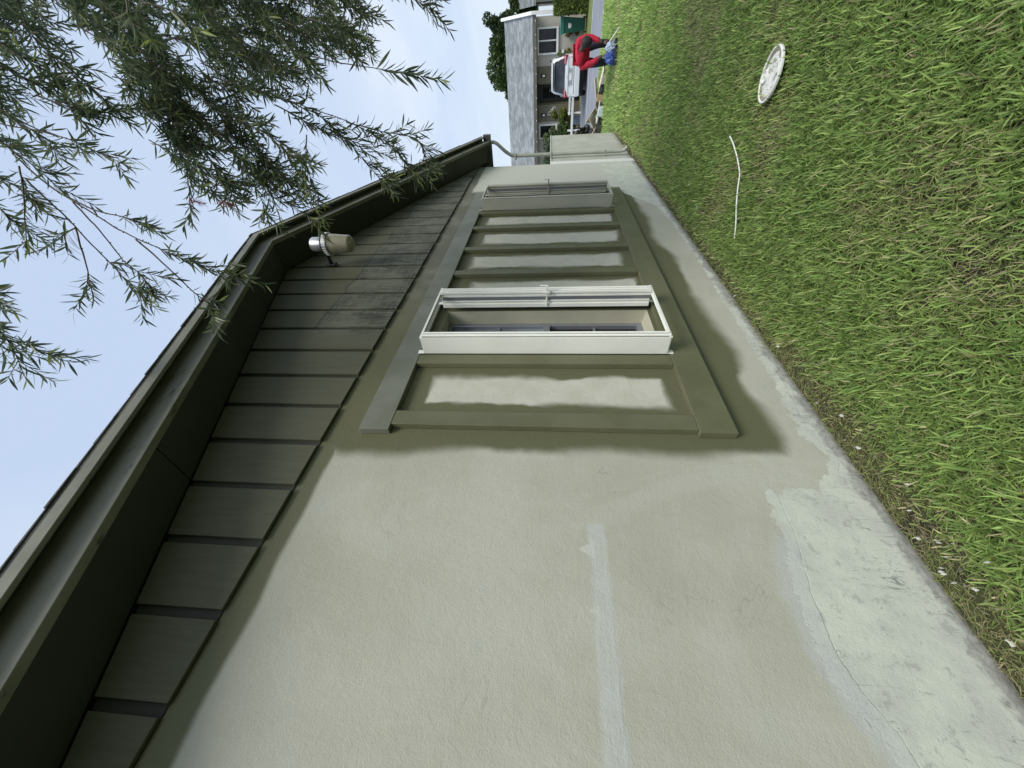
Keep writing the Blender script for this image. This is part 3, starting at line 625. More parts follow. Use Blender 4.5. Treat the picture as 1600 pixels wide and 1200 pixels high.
SHOOTS=[
(2,[(2.562,-1.533,2.706),(2.595,-1.486,2.471),(2.623,-1.423,2.156),(2.657,-1.383,1.956)]),
(0,[(2.998,-1.814,2.315),(2.941,-1.725,2.137),(2.898,-1.659,2.012)]),
(0,[(3.08,-1.828,2.842),(3.037,-1.744,2.581),(2.988,-1.656,2.346)]),
(0,[(2.919,-1.67,2.988),(2.958,-1.6,2.72),(2.98,-1.513,2.458)]),
(1,[(2.692,-1.468,3.357),(2.676,-1.363,3.002),(2.636,-1.224,2.602),(2.595,-1.106,2.345),(2.481,-0.917,2.179)]),
(0,[(2.577,-1.23,2.575),(2.586,-1.173,2.362),(2.605,-1.129,2.164),(2.548,-1.021,2.122),(2.474,-0.899,2.101)]),
(0,[(2.645,-1.364,2.984),(2.591,-1.267,2.723),(2.458,-1.087,2.499),(2.311,-0.896,2.303)]),
(0,[(2.49,-1.331,2.911),(2.452,-1.206,2.682),(2.458,-1.135,2.482),(2.45,-1.047,2.276)]),
(0,[(2.559,-1.478,3.409),(2.43,-1.309,3.23),(2.304,-1.138,3.015),(2.18,-0.965,2.765),(2.073,-0.824,2.615)]),
(0,[(2.388,-1.252,3.158),(2.259,-1.083,2.979),(2.148,-0.944,2.871),(2.059,-0.812,2.64)]),
(0,[(2.316,-1.172,3.157),(2.19,-1.001,2.943),(2.065,-0.851,2.87)]),
(0,[(2.359,-1.411,3.447),(2.25,-1.281,3.385),(2.12,-1.125,3.309),(1.919,-0.897,3.279)]),
(0,[(2.274,-1.306,3.378),(2.168,-1.174,3.275),(2.04,-1.017,3.172),(1.999,-0.963,3.121)]),
(0,[(2.256,-1.277,3.31),(2.153,-1.143,3.174),(2.068,-1.038,3.105),(1.999,-0.955,3.064)]),
(0,[(2.304,-1.325,3.277),(2.229,-1.213,3.074),(2.081,-1.029,2.936),(1.95,-0.874,2.867)]),
(0,[(2.354,-1.372,3.21),(2.284,-1.256,2.939),(2.212,-1.142,2.702),(2.079,-0.988,2.666)]),
(1,[(1.887,-1.254,3.937),(1.827,-1.154,3.832),(1.805,-1.101,3.762),(1.791,-1.056,3.694),(1.748,-0.97,3.552),(1.714,-0.894,3.415),(1.675,-0.802,3.207),(1.661,-0.744,3.033),(1.666,-0.712,2.906)]),
(1,[(1.703,-0.898,3.402),(1.641,-0.785,3.267),(1.59,-0.689,3.162),(1.519,-0.565,3.023)]),
(1,[(1.81,-1.16,3.875),(1.76,-1.077,3.791),(1.692,-0.968,3.664),(1.598,-0.826,3.509),(1.537,-0.731,3.42),(1.486,-0.647,3.33)]),
(1,[(1.673,-0.974,3.639),(1.541,-0.818,3.58),(1.446,-0.707,3.545)]),
(1,[(1.754,-1.065,3.647),(1.667,-0.948,3.509),(1.587,-0.845,3.41),(1.542,-0.78,3.297),(1.459,-0.679,3.238)]),
(0,[(1.797,-1.215,3.836),(1.72,-1.125,3.806),(1.626,-1.018,3.796),(1.548,-0.929,3.78)]),
(0,[(1.627,-0.989,3.577),(1.611,-0.978,3.627),(1.571,-0.942,3.686),(1.541,-0.919,3.759)]),
(1,[(1.781,-1.106,3.723),(1.729,-1.023,3.543),(1.723,-0.998,3.412),(1.701,-0.953,3.266)]),
(0,[(1.265,-0.722,4.019),(1.22,-0.648,3.846),(1.21,-0.621,3.731),(1.18,-0.568,3.592)]),
(0,[(1.303,-0.765,4.019),(1.253,-0.685,3.846),(1.176,-0.588,3.767),(1.11,-0.509,3.729)]),
(0,[(1.38,-0.851,4.02),(1.349,-0.796,3.876),(1.303,-0.73,3.766)]),
(1,[(1.955,-1.429,4.105),(1.93,-1.363,3.941),(1.934,-1.33,3.776),(1.927,-1.286,3.633),(1.908,-1.232,3.5),(1.88,-1.165,3.36)]),
(0,[(1.935,-1.407,4.104),(1.887,-1.307,3.95),(1.846,-1.218,3.823),(1.779,-1.1,3.693)]),
(0,[(2.157,-1.646,4.048),(2.122,-1.574,3.948),(2.077,-1.481,3.779),(2.054,-1.423,3.681),(2.011,-1.333,3.513)]),
(0,[(2.019,-1.492,4.046),(1.987,-1.418,3.952),(1.939,-1.317,3.794),(1.896,-1.228,3.679)]),
(0,[(2.262,-1.656,3.821),(2.17,-1.536,3.698),(2.11,-1.448,3.545),(2.031,-1.348,3.459)]),
(0,[(2.217,-1.713,4.049),(2.171,-1.616,3.894),(2.143,-1.541,3.767),(2.093,-1.442,3.636)]),
(0,[(1.797,-1.252,4.103),(1.767,-1.173,3.949),(1.755,-1.116,3.822),(1.726,-1.052,3.768)]),
(0,[(1.698,-1.142,4.101),(1.703,-1.109,4.007),(1.686,-1.055,3.941),(1.643,-0.981,3.934)]),
(0,[(2.021,-1.453,3.751),(2.012,-1.4,3.624),(2.02,-1.37,3.524),(2.071,-1.383,3.393)]),
(0,[(2.321,-1.688,3.578),(2.252,-1.589,3.425),(2.153,-1.473,3.378),(2.071,-1.383,3.393)]),
(0,[(2.261,-1.77,3.573),(2.212,-1.699,3.457),(2.159,-1.631,3.385),(2.135,-1.595,3.327)]),
(0,[(2.188,-1.81,3.364),(2.106,-1.703,3.255),(2.079,-1.656,3.133),(2.03,-1.592,3.064)]),
(0,[(2.24,-1.714,3.343),(2.185,-1.63,3.17),(2.179,-1.599,2.997),(2.157,-1.562,2.911)]),
(2,[(1.931,-1.66,3.264),(1.943,-1.629,3.218),(1.937,-1.578,3.169)]),
(2,[(2.046,-1.763,3.088),(2.025,-1.703,3.004),(2.062,-1.711,2.944),(2.023,-1.628,2.843)]),
(2,[(2.061,-1.784,3.114),(2.029,-1.716,3.068),(2.023,-1.691,3.112),(1.989,-1.621,3.065)]),
(0,[(3.15,-1.96,4.06),(3.13,-1.92,3.96),(3.09,-1.86,3.89)]),
(0,[(2.83,-1.89,3.7),(2.8,-1.84,3.61),(2.74,-1.77,3.57)]),
(0,[(3.97,-1.97,3.47),(3.93,-1.9,3.25),(3.85,-1.78,3.08)]),
(0,[(3.1,-1.64,3.17),(3.01,-1.54,3.14),(2.95,-1.47,3.07)]),
(0,[(3.96,-2.04,3.92),(3.82,-1.87,3.81),(3.69,-1.7,3.7)]),
(0,[(2.45,-1.53,3.48),(2.41,-1.47,3.37),(2.39,-1.43,3.25)]),
(0,[(3.61,-2.07,2.93),(3.53,-1.97,2.88),(3.45,-1.88,2.83)]),
(0,[(3.31,-1.78,4.45),(3.24,-1.69,4.38),(3.19,-1.61,4.28)]),
(0,[(2.29,-1.47,3.58),(2.22,-1.37,3.45),(2.2,-1.33,3.28)]),
(0,[(2.82,-1.85,3.02),(2.75,-1.76,2.97),(2.69,-1.68,2.92)]),
(0,[(4.03,-2.02,4.78),(3.97,-1.93,4.63),(3.92,-1.86,4.47)]),
(0,[(3.99,-1.91,4.51),(3.93,-1.82,4.42),(3.87,-1.75,4.31)]),
(0,[(2.85,-2.04,3.79),(2.76,-1.93,3.72),(2.71,-1.85,3.6)]),
(0,[(2.73,-1.89,3.34),(2.65,-1.78,3.21),(2.57,-1.68,3.08)]),
(0,[(3.09,-1.71,2.92),(3.01,-1.62,2.89),(2.95,-1.54,2.81)]),
(0,[(3.86,-2.02,4.37),(3.77,-1.89,4.18),(3.69,-1.77,3.99)]),
(0,[(2.53,-1.83,3.54),(2.5,-1.78,3.46),(2.46,-1.72,3.41)]),
(0,[(3.28,-1.4,4.05),(3.15,-1.24,3.99),(3.01,-1.09,3.98)]),
(0,[(4.24,-2.25,4.24),(4.11,-2.09,4.09),(4.0,-1.94,3.91)]),
(0,[(2.73,-1.61,3.22),(2.63,-1.49,3.15),(2.52,-1.37,3.16)]),
(0,[(2.81,-1.96,2.24),(2.71,-1.85,2.22),(2.62,-1.75,2.25)]),
(0,[(3.66,-2.01,3.45),(3.62,-1.96,3.33),(3.58,-1.9,3.22)]),
(0,[(2.83,-2.07,3.78),(2.77,-1.99,3.64),(2.69,-1.88,3.54)]),
(0,[(2.41,-1.62,2.72),(2.35,-1.54,2.64),(2.32,-1.49,2.53)]),
(0,[(2.91,-1.64,3.24),(2.85,-1.57,3.17),(2.79,-1.49,3.13)]),
(0,[(4.0,-2.15,4.19),(3.93,-2.04,3.98),(3.92,-2.0,3.74)]),
(0,[(3.16,-1.74,3.53),(3.12,-1.68,3.42),(3.05,-1.59,3.35)]),
(0,[(3.93,-2.12,5.26),(3.88,-2.04,5.07),(3.84,-1.96,4.87)]),
(0,[(2.4,-1.42,3.52),(2.32,-1.31,3.4),(2.26,-1.22,3.26)]),
(0,[(2.68,-1.67,2.8),(2.64,-1.61,2.64),(2.57,-1.52,2.52)]),
(0,[(3.93,-2.06,5.07),(3.9,-2.0,4.87),(3.85,-1.92,4.7)]),
(0,[(3.11,-1.7,3.62),(3.01,-1.58,3.51),(2.96,-1.5,3.34)]),
(0,[(3.11,-1.53,4.02),(2.99,-1.39,3.97),(2.88,-1.25,3.88)]),
(0,[(2.9,-1.67,2.77),(2.85,-1.59,2.6),(2.77,-1.48,2.47)]),
(0,[(2.78,-1.93,3.4),(2.7,-1.83,3.31),(2.66,-1.77,3.18)]),
(0,[(3.12,-1.54,4.15),(3.07,-1.46,4.01),(3.06,-1.43,3.86)]),
(0,[(2.47,-1.31,3.58),(2.39,-1.21,3.53),(2.34,-1.15,3.43)]),
(0,[(3.57,-1.76,3.92),(3.45,-1.6,3.77),(3.29,-1.42,3.73)]),
(0,[(2.63,-1.59,3.45),(2.55,-1.51,3.41),(2.49,-1.42,3.35)]),
(0,[(3.67,-1.66,3.13),(3.63,-1.59,2.98),(3.61,-1.54,2.81)]),
(0,[(3.73,-2.21,4.02),(3.63,-2.09,3.91),(3.54,-1.97,3.78)]),
(0,[(4.37,-2.41,5.11),(4.24,-2.23,4.93),(4.06,-2.03,4.87)]),
(0,[(3.97,-1.88,3.82),(3.9,-1.79,3.7),(3.81,-1.68,3.63)]),
(0,[(3.08,-1.89,2.88),(3.03,-1.83,2.78),(2.97,-1.75,2.72)]),
(0,[(2.59,-1.62,2.94),(2.51,-1.52,2.88),(2.45,-1.44,2.79)]),
(0,[(3.06,-2.09,4.27),(3.01,-2.01,4.09),(2.92,-1.89,3.95)]),
(0,[(2.43,-1.47,3.21),(2.39,-1.42,3.08),(2.33,-1.34,2.99)]),
(0,[(3.97,-2.03,4.17),(3.95,-1.98,4.03),(3.94,-1.96,3.89)]),
(0,[(2.84,-1.52,3.77),(2.75,-1.42,3.7),(2.7,-1.34,3.59)]),
(0,[(2.91,-1.96,2.77),(2.85,-1.87,2.62),(2.83,-1.82,2.45)]),
(0,[(3.33,-1.59,4.0),(3.22,-1.45,3.81),(3.08,-1.27,3.72)]),
(0,[(3.96,-1.91,2.85),(3.81,-1.74,2.78),(3.66,-1.56,2.73)]),
(0,[(2.48,-1.66,2.57),(2.48,-1.63,2.44),(2.46,-1.59,2.31)]),
(0,[(3.35,-1.72,3.67),(3.34,-1.68,3.45),(3.35,-1.66,3.22)]),
(0,[(3.41,-1.62,3.56),(3.35,-1.53,3.49),(3.28,-1.45,3.43)]),
(0,[(2.55,-1.53,3.24),(2.49,-1.46,3.16),(2.46,-1.41,3.06)]),
(0,[(2.64,-1.92,2.68),(2.57,-1.83,2.64),(2.49,-1.74,2.63)]),
(0,[(3.3,-1.46,3.59),(3.25,-1.39,3.51),(3.23,-1.35,3.4)]),
(0,[(3.81,-1.97,4.27),(3.78,-1.9,4.06),(3.77,-1.87,3.84)]),
(0,[(2.87,-1.56,3.65),(2.81,-1.49,3.59),(2.74,-1.41,3.59)]),
(0,[(3.11,-2.05,3.39),(2.99,-1.9,3.34),(2.86,-1.76,3.34)]),
(0,[(2.76,-1.61,3.71),(2.68,-1.51,3.57),(2.6,-1.4,3.45)]),
(0,[(3.7,-1.73,4.69),(3.6,-1.61,4.62),(3.53,-1.51,4.5)]),
(0,[(2.94,-1.99,2.93),(2.84,-1.86,2.82),(2.79,-1.78,2.66)]),
(0,[(2.83,-1.94,3.44),(2.77,-1.85,3.29),(2.74,-1.79,3.12)]),
(0,[(3.21,-2.04,2.8),(3.11,-1.91,2.69),(3.0,-1.77,2.6)]),
(0,[(4.11,-2.1,4.98),(4.02,-1.99,4.88),(3.92,-1.87,4.79)]),
(0,[(4.08,-2.16,5.15),(3.98,-2.02,4.94),(3.86,-1.85,4.77)]),
(0,[(4.24,-2.2,2.8),(4.1,-2.03,2.76),(3.99,-1.9,2.63)]),
(0,[(3.36,-1.98,4.45),(3.33,-1.92,4.3),(3.29,-1.86,4.15)]),
(0,[(2.37,-1.44,3.43),(2.31,-1.38,3.39),(2.27,-1.32,3.33)]),
(0,[(3.77,-1.76,4.76),(3.73,-1.69,4.55),(3.73,-1.66,4.32)]),
(0,[(4.27,-2.35,4.92),(4.15,-2.2,4.79),(4.03,-2.06,4.65)]),
(0,[(3.04,-1.72,2.95),(2.97,-1.64,2.92),(2.9,-1.56,2.89)]),
(0,[(3.52,-1.81,4.35),(3.42,-1.68,4.2),(3.34,-1.56,4.03)]),
(0,[(3.85,-2.0,5.12),(3.77,-1.88,4.98),(3.68,-1.77,4.84)]),
(0,[(3.48,-1.56,3.79),(3.39,-1.45,3.68),(3.34,-1.37,3.52)]),
(0,[(3.29,-1.73,4.32),(3.23,-1.64,4.21),(3.19,-1.58,4.08)]),
(0,[(2.4,-1.35,3.86),(2.42,-1.35,3.67),(2.46,-1.37,3.49)]),
(0,[(3.56,-1.57,4.04),(3.5,-1.49,3.9),(3.47,-1.44,3.74)]),
(0,[(2.89,-2.03,3.32),(2.8,-1.91,3.21),(2.69,-1.78,3.14)]),
(0,[(4.07,-2.13,4.04),(3.99,-2.01,3.84),(3.98,-1.96,3.6)]),
(0,[(3.63,-1.63,3.86),(3.55,-1.51,3.73),(3.49,-1.43,3.57)]),
(0,[(4.07,-2.01,4.31),(3.99,-1.89,4.12),(3.86,-1.74,4.0)]),
(0,[(3.8,-1.95,4.54),(3.64,-1.76,4.48),(3.52,-1.61,4.34)]),
(0,[(4.13,-2.16,4.33),(4.04,-2.05,4.21),(3.98,-1.96,4.06)]),
(0,[(2.68,-1.92,2.5),(2.56,-1.79,2.51),(2.46,-1.67,2.45)]),
(0,[(2.36,-1.57,3.61),(2.35,-1.54,3.5),(2.33,-1.5,3.38)]),
(0,[(2.29,-1.46,3.01),(2.27,-1.42,2.87),(2.26,-1.39,2.73)]),
(0,[(3.08,-2.04,4.25),(3.01,-1.94,4.12),(2.95,-1.86,3.98)]),
(0,[(3.67,-1.61,4.63),(3.58,-1.51,4.58),(3.51,-1.42,4.5)]),
(0,[(2.84,-1.61,2.88),(2.76,-1.52,2.82),(2.68,-1.43,2.74)]),
(0,[(2.57,-1.56,2.93),(2.53,-1.5,2.79),(2.5,-1.45,2.66)]),
(0,[(3.19,-1.61,3.48),(3.11,-1.5,3.35),(3.06,-1.43,3.2)]),
(0,[(2.9,-1.76,3.56),(2.84,-1.68,3.47),(2.81,-1.64,3.36)]),
(0,[(3.56,-1.91,3.83),(3.47,-1.8,3.76),(3.39,-1.7,3.66)]),
(0,[(3.95,-2.11,4.81),(3.88,-2.02,4.75),(3.84,-1.97,4.65)]),
(0,[(2.66,-1.55,3.08),(2.63,-1.5,2.97),(2.57,-1.43,2.91)]),
(0,[(2.52,-1.73,3.42),(2.53,-1.72,3.31),(2.51,-1.69,3.21)]),
(0,[(4.2,-2.21,5.19),(4.13,-2.13,5.11),(4.07,-2.05,5.03)]),
(0,[(3.4,-1.61,3.26),(3.3,-1.49,3.21),(3.23,-1.4,3.1)]),
(0,[(2.84,-1.45,4.0),(2.8,-1.38,3.84),(2.72,-1.27,3.73)]),
(0,[(2.45,-1.44,3.49),(2.39,-1.36,3.39),(2.37,-1.32,3.28)]),
(0,[(3.78,-2.1,4.45),(3.71,-2.01,4.31),(3.63,-1.9,4.21)]),
(0,[(3.9,-1.75,3.25),(3.84,-1.67,3.09),(3.84,-1.64,2.91)]),
(0,[(3.62,-1.58,3.77),(3.64,-1.56,3.54),(3.63,-1.53,3.32)]),
(0,[(3.59,-1.97,4.19),(3.45,-1.82,4.18),(3.33,-1.68,4.13)]),
(0,[(3.16,-1.75,2.8),(3.1,-1.67,2.68),(3.02,-1.58,2.61)]),
(0,[(2.91,-1.61,2.96),(2.86,-1.54,2.89),(2.82,-1.49,2.79)]),
(0,[(3.75,-1.55,3.79),(3.72,-1.49,3.57),(3.65,-1.39,3.38)]),
(0,[(3.48,-1.76,4.42),(3.4,-1.64,4.23),(3.29,-1.5,4.06)]),
(0,[(3.92,-2.12,5.16),(3.9,-2.07,4.91),(3.92,-2.05,4.65)]),
(0,[(3.08,-1.94,2.89),(2.98,-1.83,2.83),(2.92,-1.74,2.72)]),
(0,[(3.32,-1.36,3.52),(3.3,-1.31,3.37),(3.32,-1.32,3.22)]),
(0,[(2.97,-1.95,3.16),(2.86,-1.83,3.09),(2.8,-1.74,2.96)]),
(0,[(3.35,-1.83,3.84),(3.29,-1.74,3.7),(3.21,-1.64,3.57)]),
(0,[(2.6,-1.67,2.52),(2.57,-1.63,2.42),(2.53,-1.57,2.34)]),
(0,[(2.73,-1.51,3.98),(2.66,-1.4,3.83),(2.61,-1.33,3.66)]),
(0,[(2.76,-1.83,4.81),(2.72,-1.76,4.64),(2.64,-1.65,4.51)]),
(0,[(2.17,-1.63,4.1),(2.08,-1.52,4.01),(2.03,-1.44,3.88)]),
(0,[(2.6,-1.88,4.46),(2.51,-1.77,4.36),(2.42,-1.66,4.27)]),
(0,[(2.06,-1.61,4.04),(2.04,-1.57,3.96),(2.03,-1.54,3.87)]),
(0,[(2.78,-1.57,5.05),(2.72,-1.48,4.88),(2.62,-1.35,4.78)]),
(0,[(2.81,-1.83,4.52),(2.77,-1.77,4.39),(2.73,-1.7,4.26)]),
(0,[(2.03,-1.51,4.14),(2.0,-1.46,4.05),(1.97,-1.42,3.97)]),
(0,[(2.86,-1.77,4.99),(2.83,-1.71,4.88),(2.77,-1.64,4.79)]),
(0,[(2.02,-1.57,4.16),(1.98,-1.51,4.03),(1.94,-1.46,3.89)]),
(0,[(3.17,-2.02,4.8),(3.11,-1.94,4.68),(3.07,-1.88,4.54)]),
(0,[(3.1,-2.01,4.35),(3.03,-1.93,4.37),(2.95,-1.84,4.36)]),
(0,[(2.73,-1.97,4.72),(2.68,-1.9,4.58),(2.63,-1.82,4.45)]),
(0,[(2.72,-1.96,4.69),(2.67,-1.89,4.54),(2.65,-1.84,4.38)]),
(0,[(2.91,-1.93,4.5),(2.86,-1.87,4.43),(2.8,-1.79,4.39)]),
(0,[(2.69,-1.79,4.44),(2.63,-1.72,4.35),(2.57,-1.64,4.27)]),
(0,[(2.51,-1.93,4.05),(2.46,-1.86,3.96),(2.42,-1.8,3.86)]),
(0,[(2.63,-1.83,4.56),(2.61,-1.8,4.46),(2.58,-1.75,4.37)]),
(0,[(2.89,-1.91,4.79),(2.83,-1.83,4.67),(2.82,-1.8,4.54)]),
(0,[(2.47,-2.02,3.88),(2.41,-1.93,3.79),(2.34,-1.84,3.7)]),
(0,[(2.15,-1.6,4.23),(2.08,-1.52,4.12),(2.06,-1.47,3.98)]),
(0,[(2.71,-1.78,4.4),(2.67,-1.73,4.29),(2.65,-1.68,4.17)]),
(0,[(2.96,-1.94,4.95),(2.87,-1.81,4.81),(2.76,-1.67,4.71)]),
(0,[(2.84,-1.73,4.43),(2.81,-1.68,4.33),(2.81,-1.67,4.23)]),
(0,[(2.31,-1.8,3.85),(2.23,-1.7,3.79),(2.15,-1.6,3.75)]),
(0,[(3.37,-2.15,4.8),(3.28,-2.03,4.66),(3.25,-1.97,4.48)]),
(0,[(2.99,-1.82,5.08),(2.9,-1.7,4.91),(2.89,-1.65,4.7)]),
(0,[(3.09,-1.94,5.07),(3.02,-1.84,4.94),(2.93,-1.73,4.87)]),
(0,[(2.74,-1.55,5.16),(2.72,-1.5,4.98),(2.73,-1.49,4.79)]),
(0,[(2.76,-1.85,4.76),(2.73,-1.8,4.69),(2.69,-1.75,4.61)]),
(0,[(2.5,-2.0,4.08),(2.44,-1.92,3.99),(2.36,-1.83,3.95)]),
(0,[(2.48,-1.61,4.56),(2.39,-1.5,4.47),(2.31,-1.39,4.37)]),
(0,[(2.92,-2.06,4.23),(2.82,-1.93,4.15),(2.74,-1.83,4.03)]),
(0,[(2.85,-1.9,4.73),(2.83,-1.86,4.58),(2.78,-1.79,4.46)]),
(0,[(2.89,-1.89,4.6),(2.88,-1.85,4.43),(2.82,-1.77,4.3)]),
(0,[(2.7,-1.75,4.6),(2.65,-1.68,4.51),(2.61,-1.62,4.41)]),
(0,[(2.77,-1.8,4.34),(2.75,-1.77,4.24),(2.72,-1.72,4.14)]),
(0,[(2.46,-1.32,3.5),(2.44,-1.27,3.35),(2.38,-1.2,3.23)]),
(0,[(2.63,-1.05,3.34),(2.58,-0.96,3.16),(2.56,-0.92,2.98)]),
(0,[(2.51,-1.43,3.68),(2.49,-1.39,3.55),(2.43,-1.32,3.46)]),
(0,[(2.61,-1.36,3.61),(2.57,-1.3,3.49),(2.52,-1.23,3.38)]),
(0,[(2.61,-1.25,3.52),(2.58,-1.21,3.42),(2.56,-1.18,3.32)]),
(0,[(2.83,-1.38,3.63),(2.8,-1.32,3.47),(2.75,-1.24,3.32)]),
(0,[(2.44,-1.07,3.38),(2.36,-0.97,3.31),(2.3,-0.89,3.2)]),
(0,[(2.75,-1.12,3.13),(2.62,-0.98,3.15),(2.5,-0.86,3.24)]),
(0,[(2.34,-1.35,3.36),(2.32,-1.3,3.21),(2.33,-1.28,3.05)]),
(0,[(2.46,-1.62,3.52),(2.37,-1.51,3.41),(2.28,-1.39,3.3)]),
(0,[(2.85,-1.3,3.42),(2.82,-1.25,3.31),(2.8,-1.21,3.21)]),
(0,[(2.1,-1.17,2.73),(2.09,-1.15,2.64),(2.06,-1.11,2.57)]),
(0,[(2.56,-1.18,3.33),(2.45,-1.05,3.25),(2.39,-0.96,3.11)]),
(0,[(2.46,-0.99,3.61),(2.4,-0.9,3.47),(2.39,-0.87,3.3)]),
(0,[(2.46,-1.19,3.62),(2.46,-1.17,3.47),(2.46,-1.15,3.32)]),
(0,[(2.33,-1.23,3.17),(2.31,-1.19,3.04),(2.26,-1.12,2.94)]),
(0,[(2.33,-1.16,3.49),(2.29,-1.1,3.4),(2.26,-1.05,3.3)]),
(0,[(2.33,-1.21,2.7),(2.25,-1.12,2.7),(2.18,-1.04,2.74)]),
(0,[(2.46,-1.12,3.19),(2.39,-1.04,3.14),(2.33,-0.97,3.08)]),
(0,[(2.69,-1.26,3.78),(2.62,-1.17,3.72),(2.57,-1.11,3.63)]),
(0,[(2.46,-1.21,3.75),(2.41,-1.13,3.59),(2.32,-1.02,3.46)]),
(0,[(2.65,-1.53,3.39),(2.57,-1.42,3.26),(2.46,-1.28,3.2)]),
(0,[(2.18,-1.02,3.25),(2.18,-1.0,3.13),(2.21,-1.01,3.01)]),
(0,[(2.35,-1.39,3.55),(2.28,-1.3,3.44),(2.21,-1.21,3.33)]),
(0,[(2.13,-1.13,3.16),(2.1,-1.08,3.09),(2.06,-1.03,3.04)]),
(0,[(2.52,-1.39,3.14),(2.42,-1.27,3.11),(2.32,-1.15,3.1)]),
(0,[(4.15,-1.95,4.02),(4.1,-1.86,3.79),(3.98,-1.71,3.63)]),
(0,[(3.21,-1.84,3.67),(3.18,-1.79,3.56),(3.16,-1.75,3.45)]),
(0,[(4.42,-2.27,3.48),(4.27,-2.09,3.34),(4.16,-1.93,3.15)]),
(0,[(3.96,-1.73,3.57),(3.96,-1.7,3.4),(3.97,-1.69,3.23)]),
(0,[(4.41,-2.14,3.88),(4.34,-2.05,3.79),(4.29,-1.97,3.67)]),
(0,[(3.33,-1.92,3.62),(3.26,-1.83,3.46),(3.22,-1.76,3.29)]),
(0,[(4.39,-2.16,4.43),(4.28,-2.01,4.29),(4.22,-1.93,4.08)]),
(0,[(4.17,-1.78,4.26),(4.14,-1.72,4.08),(4.15,-1.69,3.89)]),
(0,[(3.88,-1.92,3.91),(3.89,-1.9,3.67),(3.85,-1.82,3.45)]),
(0,[(4.06,-1.77,3.49),(3.99,-1.67,3.4),(3.92,-1.58,3.32)]),
(0,[(3.91,-2.07,3.79),(3.85,-1.98,3.66),(3.82,-1.93,3.5)]),
(0,[(4.34,-2.17,4.14),(4.27,-2.08,4.0),(4.23,-2.01,3.83)]),
(0,[(4.23,-2.05,4.09),(4.19,-1.98,3.94),(4.2,-1.97,3.78)]),
(0,[(3.24,-2.0,3.68),(3.22,-1.96,3.5),(3.18,-1.88,3.33)]),
(0,[(4.49,-2.17,4.07),(4.38,-2.04,3.99),(4.26,-1.9,3.94)]),
(0,[(3.95,-2.02,3.45),(3.86,-1.89,3.32),(3.73,-1.75,3.27)]),
(0,[(3.93,-2.19,3.68),(3.79,-2.03,3.66),(3.69,-1.9,3.55)]),
(0,[(3.7,-1.75,3.89),(3.64,-1.67,3.78),(3.58,-1.59,3.66)]),
(0,[(3.97,-2.18,3.74),(3.89,-2.08,3.68),(3.8,-1.97,3.64)]),
(0,[(4.32,-2.16,3.39),(4.24,-2.04,3.27),(4.14,-1.92,3.17)]),
(0,[(3.16,-1.82,3.23),(3.07,-1.71,3.15),(3.01,-1.63,3.03)]),
(0,[(3.77,-1.66,3.61),(3.76,-1.62,3.42),(3.79,-1.63,3.23)]),
(0,[(3.21,-1.88,3.29),(3.15,-1.81,3.2),(3.11,-1.75,3.1)]),
(0,[(4.09,-1.84,4.49),(4.14,-1.87,4.29),(4.17,-1.88,4.09)]),
(0,[(4.17,-1.74,4.13),(4.09,-1.62,3.91),(3.98,-1.48,3.71)]),
(0,[(4.17,-1.75,3.73),(4.23,-1.79,3.48),(4.21,-1.74,3.25)]),
(0,[(4.21,-1.75,3.48),(4.19,-1.7,3.29),(4.15,-1.63,3.11)]),
(0,[(3.58,-1.75,3.13),(3.53,-1.68,3.04),(3.48,-1.62,2.94)]),
(0,[(3.62,-1.98,3.52),(3.51,-1.84,3.43),(3.4,-1.71,3.32)]),
(0,[(4.34,-2.08,3.63),(4.32,-2.03,3.39),(4.24,-1.91,3.21)]),
(0,[(3.89,-2.01,3.38),(3.72,-1.83,3.37),(3.59,-1.66,3.27)]),
(0,[(3.67,-2.08,3.12),(3.61,-2.0,2.95),(3.52,-1.88,2.82)]),
(0,[(3.79,-1.9,3.64),(3.77,-1.84,3.38),(3.68,-1.71,3.17)]),
(0,[(3.64,-2.1,3.72),(3.6,-2.04,3.6),(3.54,-1.95,3.53)]),
(0,[(3.32,-1.88,3.6),(3.23,-1.78,3.54),(3.18,-1.71,3.43)]),
(0,[(3.73,-1.81,3.5),(3.7,-1.75,3.37),(3.66,-1.69,3.24)]),
(0,[(4.29,-2.14,3.55),(4.18,-2.0,3.41),(4.09,-1.87,3.24)]),
(0,[(4.6,-2.19,3.58),(4.44,-2.01,3.54),(4.28,-1.83,3.5)]),
(0,[(3.97,-1.72,3.8),(3.95,-1.68,3.68),(3.92,-1.64,3.56)]),
(0,[(4.33,-2.1,3.49),(4.21,-1.94,3.31),(4.12,-1.81,3.09)]),
(0,[(3.6,-2.03,3.24),(3.56,-1.96,3.06),(3.54,-1.91,2.87)]),
(0,[(3.42,-1.65,3.48),(3.43,-1.64,3.3),(3.39,-1.57,3.14)]),
(0,[(4.18,-2.13,3.95),(4.06,-1.99,3.8),(3.96,-1.85,3.64)]),
(0,[(3.52,-1.7,4.17),(3.49,-1.64,3.94),(3.49,-1.61,3.71)]),
(0,[(4.32,-2.14,3.32),(4.2,-1.99,3.23),(4.14,-1.9,3.07)]),
(0,[(3.26,-1.97,2.7),(3.17,-1.86,2.65),(3.08,-1.75,2.58)]),
(0,[(3.99,-2.2,3.74),(3.89,-2.07,3.65),(3.77,-1.93,3.62)]),
(0,[(3.28,-1.77,3.45),(3.27,-1.74,3.3),(3.28,-1.73,3.14)]),
(0,[(3.27,-1.95,3.54),(3.26,-1.91,3.34),(3.27,-1.89,3.14)]),
(0,[(3.65,-2.12,3.6),(3.56,-2.0,3.45),(3.45,-1.87,3.32)]),
(0,[(3.84,-1.94,3.05),(3.8,-1.89,2.94),(3.76,-1.82,2.84)]),
